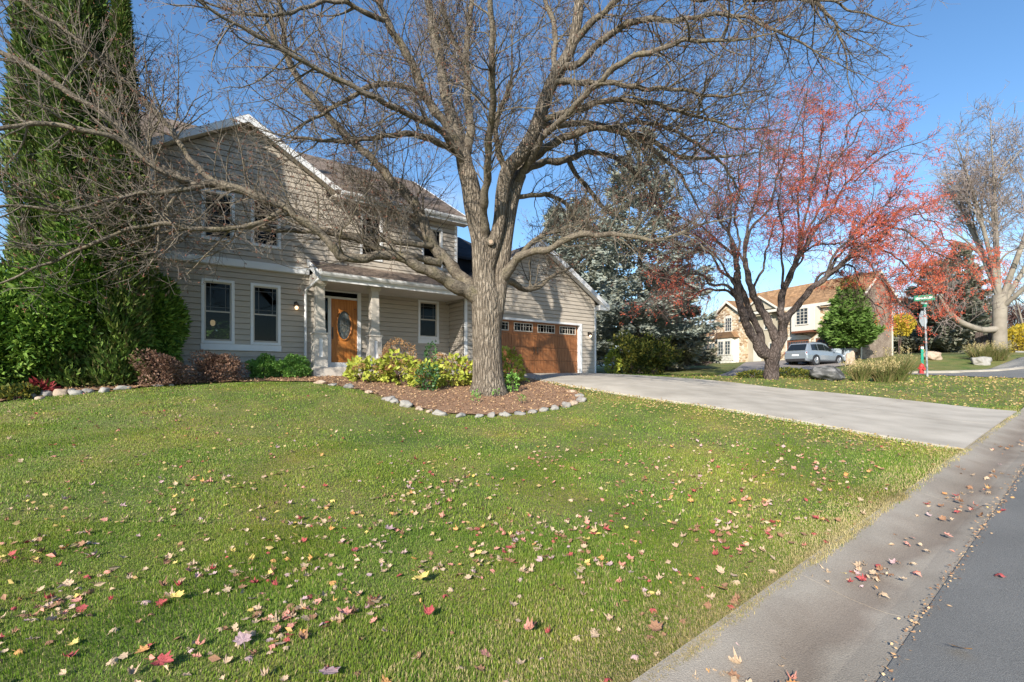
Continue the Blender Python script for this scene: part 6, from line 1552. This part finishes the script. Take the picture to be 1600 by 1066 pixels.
for sgn in (-1, 1):
    mb = MB()
    def gl_(x0, x1, zt0, zt1, xt0, xt1):
        f = lambda z: (.885 - (.885 - .70) * (z - 1.04) / .62) + .012
        q = [(x0, 1.10), (x1, 1.10), (xt1, zt1), (xt0, zt0)]
        mb.hexa([(x, sgn * (f(z) - .01), z) for x, z in q] + [(x, sgn * f(z), z) for x, z in q])
    gl_(-.42, .30, 1.52, 1.56, -.36, .30); gl_(.36, 1.12, 1.57, 1.55, .36, 1.08); gl_(1.18, 2.02, 1.53, 1.20, 1.15, 1.90)
    mb.build('side_window', M['car_glass'], car)
    mb = MB(); mb.box(-.5, 1.2, sgn * .62 - .02, sgn * .62 + .02, 1.69, 1.73); mb.build('roof_rail', M['car_trim'], car)
    mb = MB(); mb.box(-.96, -.62, sgn * .72 - .14, sgn * .72 + .17, .86, .97); mb.build('tail_light', M['tail'], car, bevel=.02)
    mb = MB(); mb.box(1.95, 2.12, sgn * .98 - .09, sgn * .98 + .07, 1.02, 1.16); mb.build('mirror', M['car_paint'], car, bevel=.03)
    mb = MB(); mb.box(3.3, 3.62, sgn * .74 - .1, sgn * .74 + .1, .68, .78); mb.build('headlight', M['plate'], car, bevel=.02)
    mb = MB(); mb.box(-.6, 3.0, sgn * .915 - .02, sgn * .915 + .035, .22, .34); mb.build('sill', M['car_trim'], car)
    for wx in (0, 2.72):
        mb = MB(); mb.tube([(wx, sgn * .70, .36), (wx, sgn * .955, .36)], .43, 24); mb.build('wheel_arch', M['car_trim'], car)
        mb = MB(); mb.tube([(wx, sgn * .72, .355), (wx, sgn * .97, .355)], [.355, .355], 24); tw_ = mb.build('wheel', M['tyre'], car, bevel=.03)
        mb = MB(); mb.tube([(wx, sgn * .965, .355), (wx, sgn * .976, .355)], [.25, .24], 20)
        for k5 in range(5):
            a = 2 * math.pi * k5 / 5; mb.tube([(wx, sgn * .985, .355), (wx + .23 * math.cos(a), sgn * .98, .355 + .23 * math.sin(a))], .03, 4)
        mb.build('rim', M['rim'], tw_)
mb = MB(); mb.hexa([(-.925, -.70, 1.10), (-.925, .70, 1.10), (-.905, .70, 1.10), (-.905, -.70, 1.10), (-.61, -.60, 1.55), (-.61, .60, 1.55), (-.58, .60, 1.55), (-.58, -.60, 1.55)]); mb.build('rear_window', M['car_glass'], car)
mb = MB(); mb.box(-1.02, -.93, -.74, .74, .28, .48); mb.build('rear_bumper', M['car_trim'], car, bevel=.03)
mb = MB(); mb.box(-.995, -.97, -.26, .26, .68, .80); mb.build('licence_plate', M['plate'], car)

# ------------------------------------------------------------------ stone house across the road
nb0 = np.array((23.1, 50.8)); nz0 = 2.62
nh = tag(empty('stone_house', (nb0[0], nb0[1], nz0), math.atan2(-.923, .384)), 'tan stone and beige two storey house with orange-brown roof across the road', 'house')
M['nstone'] = stone_wall_mat('field_stone'); M['nbeige'] = mat('beige_stucco', [(.36, .315, .235), (.42, .37, .285)], scale=1, rough=.9); M['ntrim'] = mat('cream_trim', (.58, .545, .475), rough=.6)
M['nroof'] = shingle_mat('orange_shingle', [(.27, .16, .085), (.38, .235, .135)]); M['nbrown'] = mat('brown_shingle_wall', [(.16, .12, .095), (.29, .235, .185)], scale=1.6, rough=.95, stretch=(1, 1, 1), bump=1.0, bscale=7, fine=.4, fscale=14)  # brown wall's mottled tone stands in for tree shadows across it
M['nglass'] = mat('dark_pane', (.03, .04, .05), rough=.08, spec=.7); M['nwood'] = mat('brown_garage', (.17, .07, .04), rough=.5)
mb = MB(); mb.prism([(-1.95, -.8), (1.95, -.8), (1.95, 5.25), (0, 6.62), (-1.95, 5.25)], 'y', 0, 4); mb.build('stone_gable', M['nstone'], nh)
mb = MB(); mb.box(1.951, 5.85, .5, 4, -.8, 5.0); mb.build('beige_wall', M['nbeige'], nh)
mb = MB(); mb.box(5.851, 13.05, .02, 4.05, -.8, 5.0); mb.build('stone_wing', M['nstone'], nh)
mb = MB(); mb.prism([(-.02, -1.4), (4.12, -1.4), (4.12, 4.95), (2.05, 7.15), (-.02, 4.95)], 'x', 13.051, 13.3); mb.build('brown_wall', M['nbrown'], nh)
mb = MB(); mb.box(13.27, 13.34, 4.0, 4.14, -1.3, 4.8); mb.build('corner_board', M['ntrim'], nh)
mb = MB(); mb.box(13.27, 13.34, -.05, .06, -1.3, 4.8); mb.build('corner_board', M['ntrim'], nh)
mb = MB()
for (y0, z0, y1, z1) in ((-.5, 5.0, 2.05, 7.42), (4.6, 5.0, 2.05, 7.42)):
    mb.hexa([(13.61, y0, z0 - .22), (13.65, y0, z0 - .22), (13.65, y1, z1 - .22), (13.61, y1, z1 - .22), (13.61, y0, z0), (13.65, y0, z0), (13.65, y1, z1), (13.61, y1, z1)])
mb.build('end_rake', M['ntrim'], nh)
mb = MB(); mb.box(-6.2, -1.951, 1.6, 7, -.8, 3.3); mb.build('left_wing', M['nstone'], nh)
mb = MB()
mb.slab([(-2.3, -.35, 5.05), (0, -.35, 6.75), (0, 2.2, 6.75), (-2.3, 2.2, 5.05)], .12); mb.slab([(0, -.35, 6.75), (2.3, -.35, 5.05), (2.3, 2.2, 5.05), (0, 2.2, 6.75)], .12)
mb.slab([(-2.2, 1.0, 5.0), (13.6, -.48, 5.05), (13.6, 2.05, 7.42), (1.2, 2.3, 7.42)], .12); mb.slab([(1.2, 2.3, 7.42), (13.6, 2.05, 7.42), (13.6, 4.6, 5.05), (-2.2, 4.6, 5.05)], .12)
mb.slab([(-2.2, 4.6, 5.0), (-2.2, 1.0, 5.0), (1.2, 2.3, 7.42), (1.2, 2.31, 7.42)], .12)
mb.slab([(-6.6, 1.2, 3.2), (-1.96, 1.2, 3.5), (-1.96, 4.2, 5.6), (-4.0, 4.2, 5.4)], .12); mb.slab([(-6.6, 7.2, 3.2), (-6.6, 1.2, 3.2), (-4.0, 4.2, 5.4), (-4.0, 4.3, 5.4)], .12)
pass
mb.prism([(-1.45, 2.72), (1.45, 2.72), (.95, 3.35), (-.95, 3.35)], 'y', -.75, -.005)
mb.build('roof', M['nroof'], nh)
mb = MB(); mb.prism([(2.1, 5.25), (5.9, 5.25), (4.0, 6.55)], 'y', -.1, 2.0); sg = mb.build('small_gable', M['nbeige'], nh)
mb = MB(); mb.slab([(1.8, -.3, 5.15), (4.0, -.3, 6.68), (4.0, 2.0, 6.68), (1.8, 2.0, 5.15)], .1); mb.slab([(4.0, -.3, 6.68), (6.2, -.3, 5.15), (6.2, 2.0, 5.15), (4.0, 2.0, 6.68)], .1); mb.build('gable_roof', M['nroof'], sg)
mb = MB()
for s_ in (-1, 1):
    mb.hexa([(0, -.40, 6.45), (s_ * 2.35, -.40, 4.72), (s_ * 2.35, -.352, 4.72), (0, -.352, 6.45), (0, -.40, 6.70), (s_ * 2.35, -.40, 4.97), (s_ * 2.35, -.352, 4.97), (0, -.352, 6.70)])
    mb.hexa([(4, -.35, 6.45), (4 + s_ * 2.25, -.35, 4.9), (4 + s_ * 2.25, -.301, 4.9), (4, -.301, 6.45), (4, -.35, 6.64), (4 + s_ * 2.25, -.35, 5.10), (4 + s_ * 2.25, -.301, 5.10), (4, -.301, 6.64)])
mb.box(2.3, 6.2, -.30, -.02, 4.86, 5.10); mb.box(6.2, 13.6, -.54, -.485, 4.8, 5.06); mb.box(-2.5, -1.6, -.36, -.02, 4.55, 4.78); mb.box(1.6, 2.4, -.36, -.02, 4.55, 4.78); mb.box(-6.7, -1.97, 1.05, 1.2, 2.98, 3.22)
mb.build('fascia', M['ntrim'], nh)
def nwin(x0, x1, z0, z1, y, cols=3, rows=4, arch=False):
    mb = MB(); t = .09
    mb.box(x0 - t, x0, y - .08, y - .004, z0 - t, z1 + t); mb.box(x1, x1 + t, y - .08, y - .004, z0 - t, z1 + t); mb.box(x0, x1, y - .08, y - .004, z1, z1 + t); mb.box(x0, x1, y - .08, y - .004, z0 - t, z0)
    if arch: mb.prism([(x0 - t, z1 + t + .001), (x1 + t, z1 + t + .001)] + [((x0 + x1) / 2 + (x1 - x0 + 2 * t) / 2 * math.cos(R(a)), z1 + t + .22 * math.sin(R(a))) for a in (20, 50, 90, 130, 160)], 'y', y - .07, y - .004)
    for i in range(1, cols): mb.box(x0 + (x1 - x0) * i / cols - .015, x0 + (x1 - x0) * i / cols + .015, y - .062, y - .03, z0, z1)
    for i in range(1, rows): mb.box(x0, x1, y - .060, y - .032, z0 + (z1 - z0) * i / rows - .015, z0 + (z1 - z0) * i / rows + .015)
    f = mb.build('window', M['ntrim'], nh); mb = MB(); mb.box(x0, x1, y - .029, y - .003, z0, z1); mb.build('pane', M['nglass'], f)
nwin(-.42, .38, 3.5, 4.85, 0, 3, 4, True)
mb = MB(); mb.prism([(-1.35, 0), (-.95, -.62), (.95, -.62), (1.35, 0)], 'z', -.3, 2.7); mb.box(-1.2, 1.2, -.66, -.63, .35, .85); mb.build('bay', M['ntrim'], nh)
nwin(-.78, -.14, 1.0, 2.35, -.625, 2, 4); nwin(.14, .78, 1.0, 2.35, -.625, 2, 4)
nwin(4.0, 4.75, 3.35, 4.5, .5, 2, 4); nwin(4.55, 5.2, .6, 1.9, .5, 2, 3)
mb = MB(); mb.box(2.7, 3.6, .42, .49, -.3, 2.0); mb.build('entry_door', M['ntrim'], nh)
mb = MB(); mb.box(7.75, 9.95, -.75, .0, 2.75, 4.86); mb.build('box_bay', M['ntrim'], nh, bevel=.02)
mb = MB(); mb.box(7.9, 9.8, -.9, -.02, 2.58, 2.735); mb.build('bay_base', M['nwood'], nh)
nwin(8.3, 9.35, 3.35, 4.7, -.75, 3, 5)
for (a, b) in ((6.8, 8.95), (9.55, 11.8)):
    mb = MB(); mb.box(a, b, -.03, .015, -.6, 2.0); gdn = mb.build('garage_door', M['nwood'], nh)
    mb = MB(); mb.box(a - .14, a - .001, -.07, .015, -.6, 2.05); mb.box(b + .001, b + .14, -.07, .015, -.6, 2.05)
    mb.prism([(a - .14, 2.051), (b + .14, 2.051), (b + .14, 2.12)] + [((a + b) / 2 + (b - a + .28) / 2 * math.cos(R(t_)), 2.12 + .34 * math.sin(R(t_))) for t_ in range(15, 180, 15)] + [(a - .14, 2.12)], 'y', -.07, .015)
    mb.build('door_surround', M['ntrim'], gdn)
    mb = MB()
    for k4 in range(8):
        for r2_ in range(2): mb.box(a + .1 + k4 * (b - a - .2) / 8 + .03, a + .1 + (k4 + 1) * (b - a - .2) / 8 - .03, -.045, -.031, 1.35 + r2_ * .28, 1.58 + r2_ * .28)
    mb.build('door_windows', M['nglass'], gdn)
def nlocal(t, y): c = np.array((.384, -.923)) * t + np.array((.923, .384)) * y + nb0; return c
nwin(-5.4, -4.5, .3, 2.4, 1.6, 2, 4); nwin(-4.3, -3.4, .3, 2.4, 1.6, 2, 4)
M['pale_siding'] = mat('pale_blue_siding', [(.42, .48, .50), (.48, .54, .56)], scale=1, rough=.8, stretch=(1, 1, 8))
ph = at(1015, 62); hs2 = tag(empty('pale_house', ph, R(20)), 'pale blue-grey house glimpsed low behind the dark shrubs', 'house')
mb = MB(); mb.box(-5, 6.2, 0, 6, -1.5, 3.0); mb.build('wall', M['pale_siding'], hs2)
mb = MB(); mb.slab([(-5.5, -.5, 2.9), (6.7, -.5, 2.9), (6.7, 3, 4.9), (-5.5, 3, 4.9)], .15); mb.slab([(-5.5, 3, 4.9), (6.7, 3, 4.9), (6.7, 6.5, 2.9), (-5.5, 6.5, 2.9)], .15); mb.build('roof', M['dark_roof'], hs2)
wh = at(1525, 66); hs3 = tag(empty('white_house', wh, R(-10)), 'low white house far behind the stout bare maple', 'house')
mb = MB(); mb.box(-7, 3, 0, 6, -1.5, 2.2); mb.build('wall', M['ntrim'], hs3)
mb = MB(); mb.slab([(-7.5, -.6, 2.1), (3.5, -.6, 2.1), (3.5, 3, 4.4), (-7.5, 3, 4.4)], .15); mb.slab([(-7.5, 3, 4.4), (3.5, 3, 4.4), (3.5, 6.6, 2.1), (-7.5, 6.6, 2.1)], .15); mb.build('roof', M['galv'], hs3)
# board fence stub by the stout maple, planters, bins
fp = at(1548, 37); fe = tag(empty('board_fence', fp, R(-15)), 'short dark weathered board fence left of the stout maple trunk', 'fence')
for i in range(7):
    mb = MB(); mb.box(-1.0 + i * .27, -.76 + i * .27, -.02, .02, -.1, 1.75 + .12 * math.sin(i * 2.1) - .05 * i * (i < 3)); mb.build('board', M['crab_bark'], fe)
mb = MB(); mb.box(-1.0, .85, .025, .07, .4, .5); mb.box(-1.0, .85, .025, .07, 1.3, 1.4); mb.build('rail', M['crab_bark'], fe)
M['bin'] = mat('bin_grey', (.32, .36, .40), rough=.6)
bp_ = at(1312, 37.2)
for k2, (dx, lb) in enumerate(((-.35, 'left one of two grey wheeled bins beside the round pine'), (.45, 'right one of two grey wheeled bins beside the round pine'))):
    x_, y_ = bp_[0] + dx, bp_[1]; bn = tag(empty('wheeled_bin', (x_, y_, gz1(x_, y_))), lb, 'bin', 'bins by the garage')
    mb = MB(); mb.frustum(0, 0, .08, .95, .24, .30, .26, .33); mb.build('body', M['bin'], bn, bevel=.02)
    mb = MB(); mb.frustum(0, -.02, .955, 1.05, .33, .27, .37, .3); mb.build('lid', M['bin'], bn, bevel=.02)
    for s_ in (-1, 1):
        mb = MB(); mb.tube([(s_ * .2, .26, .10), (s_ * .27, .26, .10)], .10, 12); mb.build('wheel', M['tyre'], bn)
for (t_, lb) in ((-2.9, 'left dark planter pot by the stone wall'), (-1.6, 'right dark planter pot by the stone wall')):
    c = nlocal(t_, -.9); pz = gz1(*c); pt_ = tag(empty('planter_pot', (c[0], c[1], pz)), lb, 'planter', 'planters by the stone house')
    mb = MB(); mb.lathe([(.2, 0), (.25, .1), (.34, .55), (.38, .6), (.36, .66), (.30, .66)], n=14); mb.build('pot', M['crab_bark'], pt_)
    P, D = blob((0, 0, .75), (.3, .3, .2), 60, seed=9); V, F = leaves(P, D, .14, .03); np_obj('plant', V, F, M['plum'], pt_)
ub = bed_at(208, 11.9); ut = tag(empty('utility_box', ub, TH), 'small pale utility box half hidden left of the wide barberry', 'utility box')
mb = MB(); mb.box(-.14, .14, -.1, .1, -.05, .34); mb.build('case', M['bin'], ut, bevel=.015)
mb = MB(); mb.box(-.15, .15, -.11, .11, .341, .38); mb.build('lid', M['sign_white'], ut, bevel=.008)
